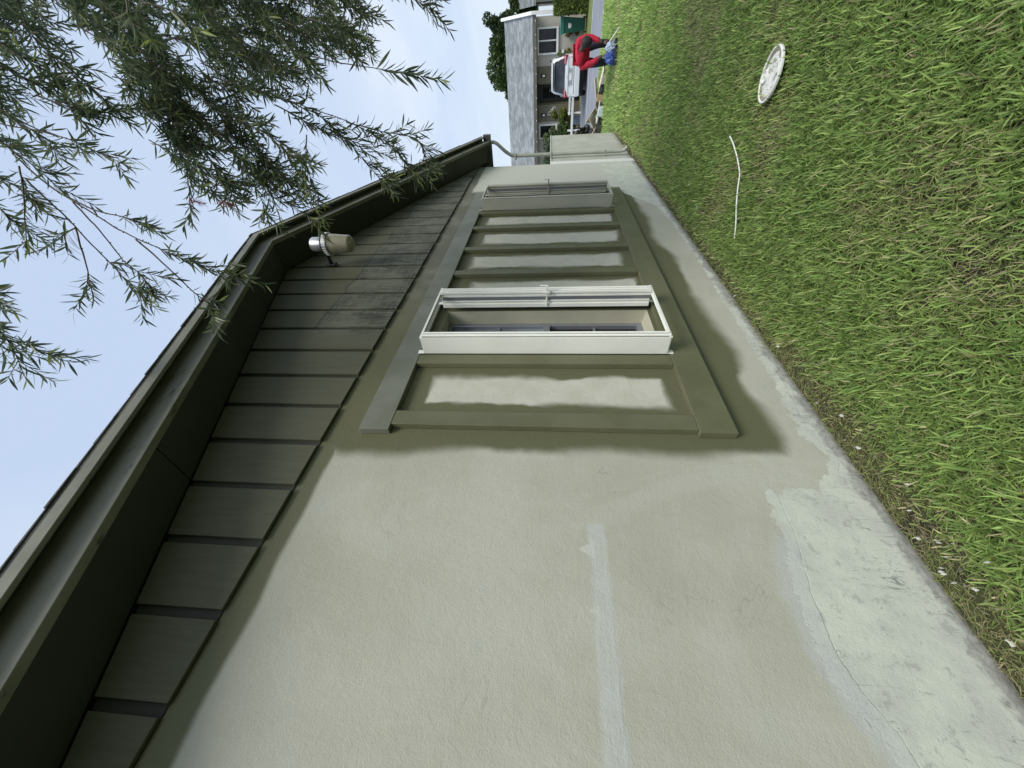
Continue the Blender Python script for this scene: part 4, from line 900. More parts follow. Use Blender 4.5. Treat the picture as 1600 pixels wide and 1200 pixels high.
(0,[(3.84,-1.9,3.59),(3.72,-1.76,3.47),(3.59,-1.61,3.41)]),
(0,[(4.4,-2.23,4.37),(4.33,-2.12,4.13),(4.21,-1.96,3.95)]),
(0,[(4.04,-1.89,3.91),(3.92,-1.74,3.72),(3.77,-1.55,3.59)]),
(0,[(4.05,-2.15,3.45),(4.01,-2.08,3.27),(3.93,-1.97,3.13)]),
(0,[(3.69,-1.81,3.89),(3.61,-1.71,3.78),(3.52,-1.6,3.7)]),
(0,[(3.75,-1.84,4.07),(3.7,-1.77,3.97),(3.67,-1.72,3.85)]),
(0,[(3.75,-2.02,3.93),(3.69,-1.94,3.77),(3.65,-1.87,3.6)]),
(0,[(4.21,-2.05,4.24),(4.17,-1.99,4.09),(4.14,-1.93,3.96)]),
(0,[(3.02,-1.62,3.47),(2.98,-1.56,3.32),(2.94,-1.49,3.18)]),
(0,[(3.76,-1.72,3.87),(3.7,-1.64,3.77),(3.65,-1.56,3.66)]),
(0,[(3.63,-1.86,3.68),(3.59,-1.8,3.56),(3.55,-1.74,3.46)]),
(0,[(3.79,-1.82,3.16),(3.74,-1.74,3.0),(3.67,-1.64,2.86)]),
(0,[(3.83,-1.74,4.01),(3.77,-1.65,3.79),(3.66,-1.51,3.65)]),
(0,[(2.88,-1.98,3.97),(2.79,-1.86,3.88),(2.72,-1.76,3.76)]),
(0,[(2.81,-1.98,4.06),(2.74,-1.88,4.02),(2.69,-1.82,3.93)]),
(0,[(2.57,-1.96,3.78),(2.52,-1.89,3.66),(2.45,-1.8,3.57)]),
(0,[(2.76,-1.73,3.93),(2.72,-1.68,3.84),(2.69,-1.63,3.75)]),
(0,[(2.77,-1.77,3.8),(2.72,-1.71,3.71),(2.66,-1.63,3.65)]),
(0,[(2.57,-1.85,3.63),(2.5,-1.77,3.57),(2.44,-1.69,3.49)]),
(0,[(2.81,-1.91,3.92),(2.74,-1.81,3.86),(2.69,-1.75,3.76)]),
(0,[(2.57,-1.88,3.98),(2.55,-1.85,3.87),(2.53,-1.81,3.76)]),
(0,[(2.49,-1.58,3.56),(2.43,-1.5,3.49),(2.37,-1.42,3.41)]),
(0,[(2.68,-1.91,3.69),(2.59,-1.8,3.64),(2.52,-1.71,3.55)]),
(0,[(2.65,-1.68,3.67),(2.6,-1.62,3.61),(2.58,-1.58,3.54)]),
(0,[(2.24,-1.39,3.59),(2.24,-1.37,3.43),(2.23,-1.33,3.27)]),
(0,[(2.77,-1.71,3.95),(2.74,-1.66,3.82),(2.7,-1.6,3.69)]),
(0,[(2.85,-1.88,4.08),(2.78,-1.78,3.99),(2.72,-1.7,3.87)]),
(0,[(2.46,-1.36,3.49),(2.4,-1.29,3.45),(2.36,-1.23,3.38)]),
(0,[(2.58,-1.63,3.75),(2.52,-1.55,3.65),(2.48,-1.5,3.52)]),
(0,[(2.29,-1.33,3.53),(2.22,-1.24,3.41),(2.2,-1.19,3.25)]),
(0,[(2.87,-1.77,3.8),(2.8,-1.69,3.72),(2.73,-1.6,3.67)]),
(0,[(2.61,-1.64,3.45),(2.54,-1.56,3.47),(2.47,-1.48,3.47)]),
(0,[(3.03,-1.99,4.06),(2.93,-1.86,3.96),(2.81,-1.72,3.92)]),
(0,[(2.59,-1.59,3.67),(2.53,-1.52,3.61),(2.5,-1.47,3.51)]),
(0,[(2.46,-1.88,3.85),(2.42,-1.81,3.75),(2.39,-1.76,3.63)]),
(0,[(2.32,-1.6,3.39),(2.27,-1.53,3.31),(2.2,-1.44,3.26)]),
(0,[(2.53,-1.54,3.73),(2.5,-1.49,3.64),(2.49,-1.47,3.53)]),
(0,[(2.85,-1.88,4.15),(2.78,-1.79,4.05),(2.74,-1.73,3.92)]),
(0,[(2.56,-1.49,3.75),(2.51,-1.41,3.61),(2.46,-1.34,3.46)]),
(0,[(2.62,-1.73,3.82),(2.59,-1.68,3.71),(2.55,-1.63,3.6)]),
(0,[(2.48,-1.5,3.77),(2.46,-1.45,3.62),(2.44,-1.4,3.46)]),
(0,[(2.65,-1.75,3.84),(2.61,-1.69,3.71),(2.54,-1.6,3.61)]),
(0,[(2.86,-2.04,4.14),(2.79,-1.95,4.0),(2.7,-1.83,3.9)])]
NTRACED = 43
rs = np.random.default_rng(23)
for _ in range(120):       # the rest of the crown, outside the picture
    c = np.array([3.9, -3.4, 3.9]) + rs.normal(0, 1, 3) * np.array([1.0, .75, .75])
    if c[1] > -1.9 - .07 * c[0]: continue
    d = np.array([rs.normal(0, .5), rs.normal(.2, .4), -.8]); d /= np.linalg.norm(d); L = rs.uniform(.25, .5)
    SHOOTS.append((0, [tuple(c - d * L * .5 + np.array([0, 0, .05])), tuple(c), tuple(c + d * L * .5 - np.array([0, 0, .04]))]))
def off_frame(p):
    q = np.array(p) - np.array([0, -1.5, 1.39]); zc = q @ np.array(Fw)
    return zc < .2 or abs(q @ np.array(Rt)) > 1.03 * zc or abs(q @ np.array(Up)) > 1.37 * zc
for pts, r_ in limbs:      # drooping shoots along every limb
    P_ = np.array(pts)
    for _ in range(22):
        t = rs.uniform(.25, 1.0) * (len(pts) - 1); i = min(int(t), len(pts) - 2); c = P_[i] + (P_[i + 1] - P_[i]) * (t - i)
        d = np.array([rs.normal(0, .7), rs.normal(.1, .7), rs.uniform(-.6, .5)]); d /= np.linalg.norm(d); L = rs.uniform(.3, .6)
        pp = [tuple(c), tuple(c + d * L * .5), tuple(c + d * L * .85 + np.array([0, 0, -.12])), tuple(c + d * L + np.array([0, 0, -.28]))]
        if all(off_frame(v) for v in pp): SHOOTS.append((0, pp))
LV, LF = leaf_mesh(); stems = MB(); leaf_X = []; caps = []
camp = np.array([0, -1.5, 1.39])
def resample(P, step):
    P = np.array(P); s = np.r_[0, np.cumsum(np.linalg.norm(np.diff(P, axis=0), axis=1))]; n = max(3, int(s[-1] / step) + 1)
    t = np.linspace(0, s[-1], n); return np.stack([np.interp(t, s, P[:, k]) for k in range(3)], 1), s[-1]
for si, (kind, P) in enumerate(SHOOTS):
    Q, Ls = resample(P, .03)
    if len(Q) > 4:
        for _ in range(3): Q[1:-1] = (Q[:-2] + 2 * Q[1:-1] + Q[2:]) / 4
    traced = si < NTRACED
    Q = Q + np.cumsum(rs.normal(0, .0015, Q.shape), 0)
    stems.tube([tuple(q) for q in Q], [(.0042 if traced else .0034) - .0026 * i / (len(Q) - 1) for i in range(len(Q))], 4)
    # side twigs
    paths = [(Q, (1.0, .36, .5)[kind])]
    nside = (max(1, int(Ls / .085)) if kind == 0 else int(Ls / .15)) if kind != 2 else 0
    for _ in range(nside):
        k = int(rs.uniform(.25 if kind != 1 else .62, .97) * (len(Q) - 1)); t = Q[min(k + 1, len(Q) - 1)] - Q[k - 1]; t /= np.linalg.norm(t)
        sd_ = rs.normal(0, 1, 3); sd_ -= t * (sd_ @ t); sd_ /= np.linalg.norm(sd_)
        d = t * .75 + sd_ * .55 + np.array([0, 0, -.15]); d /= np.linalg.norm(d); l2 = rs.uniform(.07, .16)
        T_ = np.stack([Q[k] + d * l2 * u + np.array([0, 0, -.25]) * (l2 * u) ** 2 for u in np.linspace(0, 1, 5)])
        stems.tube([tuple(q) for q in T_], [.0018, .0016, .0014, .0012, .0009], 4); paths.append((T_, 1.0))
    big = 1.45 if kind == 2 else 1.0
    for (pp, frac) in paths:
        W, l3 = resample(pp, .0085); n = len(W); i0 = int(n * (1 - frac)) if frac < 1 else int(n * .08)
        ph = rs.uniform(0, 6.3)
        for i in range(i0, n):
            t = W[min(i + 1, n - 1)] - W[max(i - 1, 0)]; t /= np.linalg.norm(t) + 1e-9
            a = np.cross(t, [0, 0, 1]); a /= np.linalg.norm(a) + 1e-9; b_ = np.cross(t, a)
            ph += 2.4; dirn = a * math.cos(ph) + b_ * math.sin(ph); tip = i / n
            op = rs.uniform(.5, 1.2) * (1.1 - .35 * tip)
            d = t * math.cos(op) + dirn * math.sin(op) + np.array([0, 0, rs.uniform(-.3, .05)]); d /= np.linalg.norm(d)
            nrm = t - d * (t @ d) + rs.normal(0, .35, 3); nrm -= d * (nrm @ d); nrm /= np.linalg.norm(nrm) + 1e-9
            ln = rs.uniform(.045, .092) * big * (1 - .25 * tip ** 3)
            sp = tip > .86 and rs.random() < .45
            leaf_X.append((W[i], d, nrm, ln, (traced, 1 if sp else 0)))
        if kind == 1 and frac < .9:
            for i in range(int(n * .3), int(n * .66)):
                if rs.random() < .55 and (i // 9) % 3 != 2: caps.append(W[i] + rs.normal(0, .0028, 3))
stems.build('twig_wood', M_['twig'], tree)['kind'] = 'stuff'
# leaves: the largest ones in view each an object, the rest one mass
Fa, Ra, Ua = (np.array(v) for v in (Fw, Rt, Up))
def seen_size(p, d, l):
    q = p - camp; zc = q @ Fa
    if zc < .3: return 0
    a, e = (q @ Ra) / zc, (q @ Ua) / zc
    if abs(a) > 1.01 or abs(e) > 1.35: return 0
    v = q / np.linalg.norm(q); return l * math.sqrt(max(0, 1 - (d @ v) ** 2)) / np.linalg.norm(q)
sz = np.array([seen_size(p, d, l) for (p, d, nn, l, tr) in leaf_X]); order = np.argsort(-sz); single = set(order[:290].tolist())
greens = [np.array(c) for c in ((.070, .102, .052), (.105, .148, .064), (.165, .20, .105))]; young = np.array([.30, .36, .10])
M_['leaf'] = leaf_mat('bottlebrush_leaf', trans=.42, rough=.42, spec=.45)
protos = []
def leaf_data(c, nm):
    o = raw_mesh(nm, LV, [np.array([f for f in LF if len(f) == 4]), np.array([f for f in LF if len(f) == 3])], M_['leaf'], np.tile(c, (len(LV), 1)), True)
    me = o.data; bpy.data.objects.remove(o); return me
protos = [leaf_data(c, 'leaf') for c in greens + [young]]
BV, BC = [], []
for i, (p, d, nn, l, tr) in enumerate(leaf_X):
    sid = np.cross(nn, d); Rm = np.stack([d, sid, nn], 1) * l
    ci = 3 if tr[1] else int(rs.integers(0, 3))
    if i in single:
        o = bpy.data.objects.new('leaf', protos[ci]); col.objects.link(o); parent(o, tree)
        m4 = Matrix.Identity(4)
        for a in range(3):
            for b_ in range(3): m4[a][b_] = Rm[a, b_]
            m4[a][3] = p[a]
        o.matrix_basis = m4
    else:
        BV.append(LV @ Rm.T + p); c = greens[ci] if ci < 3 else young; BC.append(np.tile(c * rs.uniform(.8, 1.2), (len(LV), 1)))
nb = len(BV); k = len(LV); f4 = np.array([f for f in LF if len(f) == 4]); f3 = np.array([f for f in LF if len(f) == 3]); off = (np.arange(nb) * k)[:, None, None]
crown = raw_mesh('crown', np.concatenate(BV), [(f4[None] + off).reshape(-1, 4), (f3[None] + off).reshape(-1, 3)], M_['leaf'], np.concatenate(BC), True)
crown['kind'] = 'stuff'; parent(crown, tree)
cp = MB()
for c in caps:
    cp.lathe([(.0012, -.0028), (.0030, -.001), (.0030, .0015), (.001, .0026)], tuple(c), 6)
o = cp.build('seed_capsules', M_['twig'], tree); o['kind'] = 'stuff'
# red flower brushes
M_['red_flower'] = paint('red_stamens', (.55, .05, .05), .6, .3, 40, 0, 0)
for c, ax_ in (((1.93, -.985, 3.03), (.25, .35, -.9)), ((1.93, -1.0, 3.18), (.2, .4, -.9))):
    b = MB(); c = np.array(c); ax_ = np.array(ax_) / np.linalg.norm(ax_); e1 = np.cross(ax_, [1, 0, 0]); e1 /= np.linalg.norm(e1); e2 = np.cross(ax_, e1)
    for i in range(130):
        s_ = rs.uniform(-.032, .032); w = rs.uniform(0, 6.3); d = e1 * math.cos(w) + e2 * math.sin(w) + ax_ * rs.normal(.2, .25); p0 = c + ax_ * s_; p1 = p0 + d * rs.uniform(.014, .024)
        sd_ = np.cross(d, ax_); sd_ /= np.linalg.norm(sd_) + 1e-9
        b.quad(p0 - sd_ * .0008, p0 + sd_ * .0008, p1 + sd_ * .0005, p1 - sd_ * .0005)
    b.build('flower_brush', M_['red_flower'], tree)

# ------------------------------------------------------------------ foliage helper for shrubs and far trees
def foliage(name, clumps, n, size, cols, m, par, sd, boxy=False):
    r = np.random.default_rng(sd); V, C = [], []
    cl = np.array([c[:3] for c in clumps]); rad = np.array([c[3:6] for c in clumps]); w = rad.prod(1) ** .67; w /= w.sum()
    idx = r.choice(len(clumps), n, p=w)
    if boxy:
        d = r.uniform(-1, 1, (n, 3)); k = r.integers(0, 3, n); d[np.arange(n), k] = np.sign(d[np.arange(n), k]) * r.uniform(.86, 1.03, n)
    else:
        d = r.normal(0, 1, (n, 3)); d /= np.linalg.norm(d, axis=1)[:, None]; d *= (r.uniform(.45, 1.08, n) ** .6)[:, None]
    P = cl[idx] + d * rad[idx]
    a = r.normal(0, 1, (n, 3)); a /= np.linalg.norm(a, axis=1)[:, None]; b = r.normal(0, 1, (n, 3)); b -= a * (a * b).sum(1)[:, None]; b /= np.linalg.norm(b, axis=1)[:, None]
    s = r.uniform(.6, 1.3, (n, 1)) * size
    quad = np.stack([P - a * s, P + b * s * .45, P + a * s, P - b * s * .45], 1).reshape(-1, 3)
    cols = np.array(cols); cc = cols[r.integers(0, len(cols), n)] * r.uniform(.75, 1.25, (n, 1))
    o = raw_mesh(name, quad, [np.arange(4 * n).reshape(-1, 4)], m, np.repeat(cc, 4, 0))
    o['kind'] = 'stuff'; parent(o, par); return o
M_['foliage'] = leaf_mat('shrub_foliage', trans=.25, rough=.6, spec=.2)
def clumps_in(c, rad, n, cr, sd):
    r = np.random.default_rng(sd); out = []
    for _ in range(n):
        d = r.normal(0, 1, 3); d /= np.linalg.norm(d); d *= r.uniform(.2, .85) ; k = r.uniform(.7, 1.25) * cr
        out.append((c[0] + d[0] * rad[0], c[1] + d[1] * rad[1], c[2] + d[2] * rad[2], k, k, k * .85))
    return out
GR = [(.045, .085, .022), (.07, .12, .03), (.10, .15, .045)]
YG = [(.12, .17, .04), (.17, .21, .06), (.08, .12, .03)]
def shrub(name, c, rad, n, size, cols, label, cat, sd, cr=.22, group=None, nc=14):
    t = thing(name, (c[0], c[1], gz(c[0])), label, cat, group)
    s = MB()
    r = random.Random(sd)
    for i in range(5): s.tube([(c[0] + r.uniform(-.05, .05), c[1] + r.uniform(-.05, .05), gz(c[0]) - .03), (c[0] + r.uniform(-.6, .6) * rad[0], c[1] + r.uniform(-.6, .6) * rad[1], c[2] + r.uniform(-.2, .5) * rad[2])], [.018, .006], 5)
    s.build('stems', M_['bark'], t); foliage('leaves', clumps_in(c, rad, nc, cr, sd), n, size, cols, M_['foliage'], t, sd); return t

# ------------------------------------------------------------------ house across the road
fh = thing('house', (34, 2.5, -.6), 'single storey house with grey shingle roof across the road, behind the white car', 'house')
def roofmat():
    n = NT('grey_roof_shingles'); g_ = n.noise(1.6, 5, .7, (1, 1, 1)); h_ = n.noise(1.6, 4, .7, (5, .8, 4), (3, 0, 0)); x, y, z = n.axes()
    c = n.mix(n.smooth(g_, .3, .7), (.15, .17, .175), (.33, .355, .36)); c = n.mix(n.smooth(h_, .45, .62, 0, .75), c, (.11, .12, .13))
    cs = n.math('FRACT', n.math('MULTIPLY', z, 1 / .075)); c = n.mix(n.smooth(cs, .80, .97, 0, .55), c, (.09, .10, .105))
    return n.done(c, .9, n.bump(h_, .5, .01))
M_['roof'] = roofmat()
M_['cream'] = paint('cream_render', (.40, .38, .33), .75, .06, 2, 40, .2); M_['olive_wall'] = paint('olive_render', (.135, .125, .082), .75, .08, 2, 40, .2)
M_['brown'] = paint('brown_eave', (.13, .12, .10), .7, .1, 3, 30, .1); M_['door'] = paint('grey_door', (.06, .075, .075), .5, .08, 3, 20, .05)
HX = 32.0; G0 = -.62; ET = 2.42
def hb(nm, y0, y1, z0, z1, m, x0=HX, x1=HX + .3, par=None): return MB().box(x0, x1, y0, y1, z0, z1).build(nm, M_[m], par or fh)
hb('wall', -2.80, -.45, G0, ET, 'cream'); hb('wall', -.449, .43, G0, ET, 'olive_wall', HX - .05); hb('wall', 1.56, 2.50, G0, ET, 'olive_wall', HX - .05); hb('wall', 2.501, 9, G0, ET, 'cream')
hb('entry_wall', .40, 1.60, G0, ET, 'olive_wall', HX + 1.3, HX + 1.6); hb('entry_side', .432, .50, G0, ET, 'olive_wall', HX + .26, HX + 1.31); hb('entry_side', 1.49, 1.558, G0, ET, 'olive_wall', HX + .26, HX + 1.31)
dr = hb('front_door', .62, 1.40, G0, 2.05, 'door', HX + 1.24, HX + 1.299); hb('door_panel', .70, 1.32, .1, .9, 'black', HX + 1.232, HX + 1.2405, dr); hb('door_panel', .70, 1.32, 1.0, 1.9, 'black', HX + 1.232, HX + 1.2405, dr)
MB().lathe([(.01, -.03), (.03, -.02), (.03, .02), (.01, .03)], (HX + 1.21, .68, .45), 8).build('door_handle', M_['galv'], dr)
hb('wall', -2.80, -2.5, G0, ET, 'cream', HX + .301, HX + 8); hb('wall', -2.499, 8.9, G0, ET, 'cream', HX + 7.7, HX + 8)
hb('ground_slab', -2.4, 8.5, G0 - .1, G0 + .02, 'concrete', HX + .31, HX + 7.6)
# windows
def hwin(y0, y1, z0, z1, split):
    w = MB().box(HX - .04, HX - .005, y0, y1, z0, z1).build('window', M_['glass'], fh)
    f_ = MB().box(HX - .075, HX - .002, y0 - .09, y0, z0 - .09, z1 + .09).box(HX - .075, HX - .002, y1, y1 + .09, z0 - .09, z1 + .09).box(HX - .075, HX - .002, y0, y1, z0 - .09, z0).box(HX - .075, HX - .002, y0, y1, z1, z1 + .09)
    f_.build('frame', M_['whitepaint'], w)
    for s in split: MB().box(HX - .07, HX - .0401, s - .035, s + .035, z0, z1).build('mullion', M_['whitepaint'], w)
    MB().box(HX - .11, HX - .0755, y0 - .12, y1 + .12, z0 - .13, z0 - .09).build('sill', M_['whitepaint'], w)
hwin(-2.22, -1.10, 1.03, 2.12, [-1.68]); hwin(2.75, 3.45, 1.0, 2.05, [])
hb('plinth', -2.3, -.95, G0, .55, 'cream', HX - .35, HX - .001)
# roof with eave, string of small lights, white verge board and corner post
rf = MB().prism([(HX - .55, ET + .02), (HX + 4.3, 4.62), (HX + 8.7, ET + .02), (HX + 8.7, ET - .1), (HX + 4.3, 4.48), (HX - .55, ET - .1)], -2.86, 9.5, 'y').build('roof', M_['roof'], fh)
MB().box(HX - .60, HX - .552, -2.86, 9.5, ET - .16, ET + .06).build('eave_board', M_['brown'], rf)
MB().box(HX - .55, HX, -2.8, 9.5, ET - .13, ET - .102).build('soffit', M_['brown'], rf)
y = -2.6
while y < 4.6:
    MB().lathe([(.01, -.025), (.03, -.01), (.03, .01), (.01, .025)], (HX - .63, y, ET - .13), 6).build('string_light', M_['whitepaint'], rf); y += .62
vb = MB().prism([(HX - .75, ET - .16), (HX - .75, ET + .12), (HX + 4.4, 4.86), (HX + 4.4, 4.50)], -3.02, -2.862).build('verge_board', M_['whitepaint'], fh)
MB().box(HX - .75, HX - .55, -3.02, -2.862, G0, ET - .161).build('corner_post', M_['whitepaint'], fh)
# wall lanterns and the house number
for y in (.02, 2.13):
    l_ = MB().box(HX - .10, HX - .051, y - .09, y + .09, 1.66, 2.0).build('wall_lantern', M_['black'], fh, bevel=.01)
    MB().lathe([(.03, -.10), (.06, -.08), (.065, .06), (.03, .08)], (HX - .14, y, 1.82), 10).build('lantern_globe', M_['whitepaint'], l_, smooth=True)
for ch, y, z in (('1', 2.13, 1.40), ('2', 1.99, 1.30), ('4', 1.87, 1.19), ('5', 1.74, 1.06)):
    cu = bpy.data.curves.new('digit', 'FONT'); cu.body = ch; cu.size = .34; cu.extrude = .012; cu.align_x = 'CENTER'
    o = bpy.data.objects.new('digit', cu); col.objects.link(o); cu.materials.append(M_['whitepaint'])
    o.matrix_world = Matrix(((0, 0, -1, HX - .065), (-1, 0, 0, y), (0, 1, 0, z - .05), (0, 0, 0, 1)))
    dg = bpy.context.evaluated_depsgraph_get(); me = bpy.data.meshes.new_from_object(o.evaluated_get(dg)); mw = o.matrix_world.copy(); bpy.data.objects.remove(o)
    me.transform(mw); o = bpy.data.objects.new('digit', me); col.objects.link(o); parent(o, fh)
# neighbouring house at the right edge
nh = thing('house', (47, -9, -.6), 'neighbouring house with grey roof at the top edge of the picture', 'house')
MB().box(44, 52, -16, -4.3, G0, 2.75).build('wall', M_['cream'], nh)
MB().prism([(43.3, 2.75), (48, 5.0), (52.7, 2.75), (52.7, 2.6), (48, 4.85), (43.3, 2.6)], -16.5, -3.9, 'y').build('roof', M_['roof'], nh)
MB().box(43.9, 43.999, -8.5, -5.4, G0, 1.7).build('garage_door', M_['whitepaint'], nh)
# trees behind
def far_tree(c, rad, n, nc, cr, size, cols, label, sd):
    t = thing('tree', (c[0], c[1], G0), label, 'tree', None)
    MB().tube([(c[0], c[1], G0 - .1), (c[0] + .1, c[1], c[2] * .5), (c[0], c[1] + .1, c[2])], [.3, .24, .1], 8).build('trunk', M_['bark'], t, smooth=True)
    foliage('crown', clumps_in(c, rad, nc, cr, sd), n, size, cols, M_['foliage'], t, sd)
far_tree((46, -.5, 5.0), (1.6, 3.7, 2.35), 13000, 46, .85, .17, [(.035, .07, .02), (.055, .095, .03), (.09, .12, .04)], 'broad leafy green tree rising behind the grey roof', 41)
far_tree((44, -3.0, 6.1), (.7, .7, 1.25), 2600, 14, .46, .13, [(.03, .055, .02), (.05, .085, .03)], 'small round tree crown beside the broad tree above the roof', 43)
far_tree((47, -4.4, 4.0), (1.2, 1.2, 1.6), 2500, 14, .7, .17, [(.04, .07, .02), (.07, .10, .03)], 'green tree over the gap between the two far houses', 44)

# hedge, shrubs and planting across the road
hg = thing('hedge', (28.8, -3.4, gz(28.8)), 'clipped bright green hedge block at the top edge beside the green bin', 'hedge')
foliage('leaves', [(29.0, -3.75, .25, .6, 1.05, .95)], 9000, .085, YG + [(.15, .20, .05)], M_['foliage'], hg, 51, boxy=True)
MB().box(28.55, 29.45, -4.65, -2.85, -.62, 1.05).build('core', M_['ground'], hg)
shrub('shrub', (31.4, -.75, .35), (.25, .35, .75), 1500, .075, YG, 'loose yellow green shrub under the white framed window', 'shrub', 61, .2)
shrub('shrub', (31.45, -2.05, .1), (.2, .35, .5), 700, .07, [(.09, .09, .03), (.12, .07, .03)], 'low reddish shrub between bin and low wall', 'shrub', 62, .16)
shrub('shrub', (31.0, 2.0, .45), (.4, .55, 1.0), 4200, .075, YG + [(.24, .22, .04)], 'yellow green shrub beside the dark entry', 'shrub', 63, .22)
shrub('shrub', (30.7, 2.75, .25), (.35, .55, .95), 3200, .07, GR, 'green shrub below the lantern with house number', 'shrub', 64, .2)
shrub('shrub', (31.1, 3.35, .95), (.45, .80, 1.35), 6200, .075, GR + [(.30, .30, .22)], 'tall pale flowering shrub in front of the far window', 'shrub', 65, .26)
shrub('shrub', (24.5, 2.95, 1.15), (.7, .75, 1.25), 4200, .075, [(.06, .085, .05), (.09, .12, .07)], 'grey green shrub rising behind the low garden wall', 'shrub', 66, .34)
shrub('shrub', (17.5, 1.35, .05), (.35, .42, .52), 2000, .05, [(.07, .09, .05), (.11, .13, .08)], 'small grey green shrub at the end of the driveway', 'shrub', 67, .16)
shrub('shrub', (13.4, .66, .24), (.32, .36, .42), 2400, .045, [(.012, .014, .012), (.022, .026, .02), (.05, .06, .04)], 'dark leafy shrub at the end of the garden wall', 'shrub', 68, .15)
# low white rail beside the car
rl = thing('rail_fence', (30.2, 2.1, -.6), 'low white two rail fence left of the white car', 'fence')
for y in (.95, 1.9, 2.85, 3.8): MB().box(30.16, 30.26, y - .05, y + .05, -.62, .22).build('post', M_['whitepaint'], rl)
MB().box(30.10, 30.16, .7, 4.2, -.12, .02).build('rail', M_['whitepaint'], rl); MB().box(30.10, 30.16, .7, 2.0, .09, .20).build('rail', M_['whitepaint'], rl)
# blue storage tub by the shrubs
M_['blue_plastic'] = paint('blue_grey_plastic', (.12, .17, .22), .5, .1, 5, 30, .05)
tb_ = thing('storage_tub', (30.6, 2.35, -.6), 'small blue grey plastic tub behind the white rail', 'tub')
MB().prism([(2.12, -.62), (2.52, -.62), (2.56, -.02), (2.08, -.02)], 30.35, 30.8, 'x').build('tub_body', M_['blue_plastic'], tb_, bevel=.02); MB().box(30.3, 30.85, 2.05, 2.59, -.019, .03).build('lid', M_['black'], tb_, bevel=.02)
# green wheelie bin
M_['bin'] = paint('green_plastic', (.004, .085, .062), .42, .1, 4, 30, .05); M_['bin_lid'] = paint('pale_green_lid', (.02, .15, .115), .45, .1, 4, 30, .05)
bn = thing('wheeled_bin', (29.3, -2.25, -.6), 'dark green wheeled rubbish bin standing beside the hedge', 'bin')
bz = -.60
b = MB(); lo_, hi_ = (29.1, 29.62, -2.47, -1.97), (28.98, 29.68, -2.60, -1.90)
b.v += [(lo_[i], lo_[j], bz + .10) for i, j in ((0, 2), (1, 2), (1, 3), (0, 3))] + [(hi_[i], hi_[j], bz + 1.38) for i, j in ((0, 2), (1, 2), (1, 3), (0, 3))]
b.f += [(0, 1, 2, 3), (4, 5, 6, 7), (0, 1, 5, 4), (1, 2, 6, 5), (2, 3, 7, 6), (3, 0, 4, 7)]
b.build('bin_body', M_['bin'], bn, bevel=.02, seg=2)
MB().box(28.93, 29.72, -2.65, -1.85, bz + 1.381, bz + 1.44).build('bin_lid', M_['bin_lid'], bn, bevel=.02, seg=2)
MB().box(28.94, 28.979, -2.63, -1.87, bz + 1.27, bz + 1.379).build('bin_rim', M_['bin_lid'], bn, bevel=.01)
MB().lathe([(.02, -.008), (.11, -.006), (.11, .006), (.02, .008)], (29.02, -2.21, bz + .95), 14, Matrix.Rotation(R_(90), 3, 'Y')).build('round_mark', M_['whitepaint'], bn)
for y in (-2.52, -1.92): MB().lathe([(.02, -.03), (.10, -.03), (.10, .03), (.02, .03)], (29.5, y, bz + .10), 16, Matrix.Rotation(R_(90), 3, 'X')).build('wheel', M_['rubber'], bn)

# ------------------------------------------------------------------ white car seen from behind
def carpaint():
    n = NT('white_car_paint'); m = n.done((.62, .655, .66), .28, None, .5); n.p.inputs['Coat Weight'].default_value = .6; n.p.inputs['Coat Roughness'].default_value = .05; return m
M_['car'] = carpaint(); M_['car_glass'] = glass('tinted_car_glass', (.03, .036, .045), .08)
n = NT('red_tail_lamp'); M_['tail'] = n.done((.33, .006, .018), .2, None, .6)
n = NT('pale_tail_lamp'); M_['tail_white'] = n.done((.68, .42, .42), .2, None, .6)
CX, CY, CG = 25.6, -.18, gz(25.6) + .008
car = thing('parked_car', (CX + 2.3, CY, CG), 'white sport utility car parked on the driveway, seen from behind', 'car')
def loft(secs, name, m, par, bevel=0):
    """secs: list of (x, [(y,z)...]) right half outlines from bottom centre to top centre, mirrored"""
    b = MB(); k = None
    for x, prof in secs:
        full = [(CY + y, CG + z) for y, z in prof] + [(CY - y, CG + z) for y, z in reversed(prof)]
        k = len(full); b.v += [(CX + x, y, z) for y, z in full]
    for i in range(len(secs) - 1):
        for j in range(k):
            j2 = (j + 1) % k; b.f.append((i * k + j, i * k + j2, (i + 1) * k + j2, (i + 1) * k + j))
    b.f.append(tuple(range(k))); b.f.append(tuple((len(secs) - 1) * k + j for j in range(k))[::-1])
    o = b.build(name, m, par, smooth=True)
    return o
low = lambda w, zb, zt, e=.06: [(.0, zb), (w - e, zb), (w, zb + e), (w + .02, (zb + zt) / 2), (w, zt - .04), (w - .05, zt), (0, zt + .015)]
body = loft([(.02, low(.74, .42, 1.12)), (.0, low(.80, .40, 1.0)), (.06, low(.85, .36, 1.14)), (.35, low(.87, .33, 1.17)), (1.2, low(.88, .30, 1.16)), (3.0, low(.88, .30, 1.12)), (3.5, low(.87, .30, 1.08)), (4.3, low(.82, .32, .98)), (4.55, low(.70, .38, .80))], 'body', M_['car'], car)
gh = lambda w0, w1, zb, zt: [(0, zb), (w0, zb), (w1 + .04, zt - .13), (w1, zt - .05), (w1 - .12, zt), (0, zt + .02)]
cab = loft([(.16, gh(.84, .72, 1.10, 1.20)), (.30, gh(.85, .70, 1.10, 1.50)), (.50, gh(.85, .69, 1.10, 1.80)), (.9, gh(.85, .69, 1.10, 1.86)), (2.2, gh(.85, .69, 1.10, 1.86)), (2.7, gh(.85, .68, 1.10, 1.76)), (3.5, gh(.83, .66, 1.05, 1.12))], 'cabin', M_['car'], car)
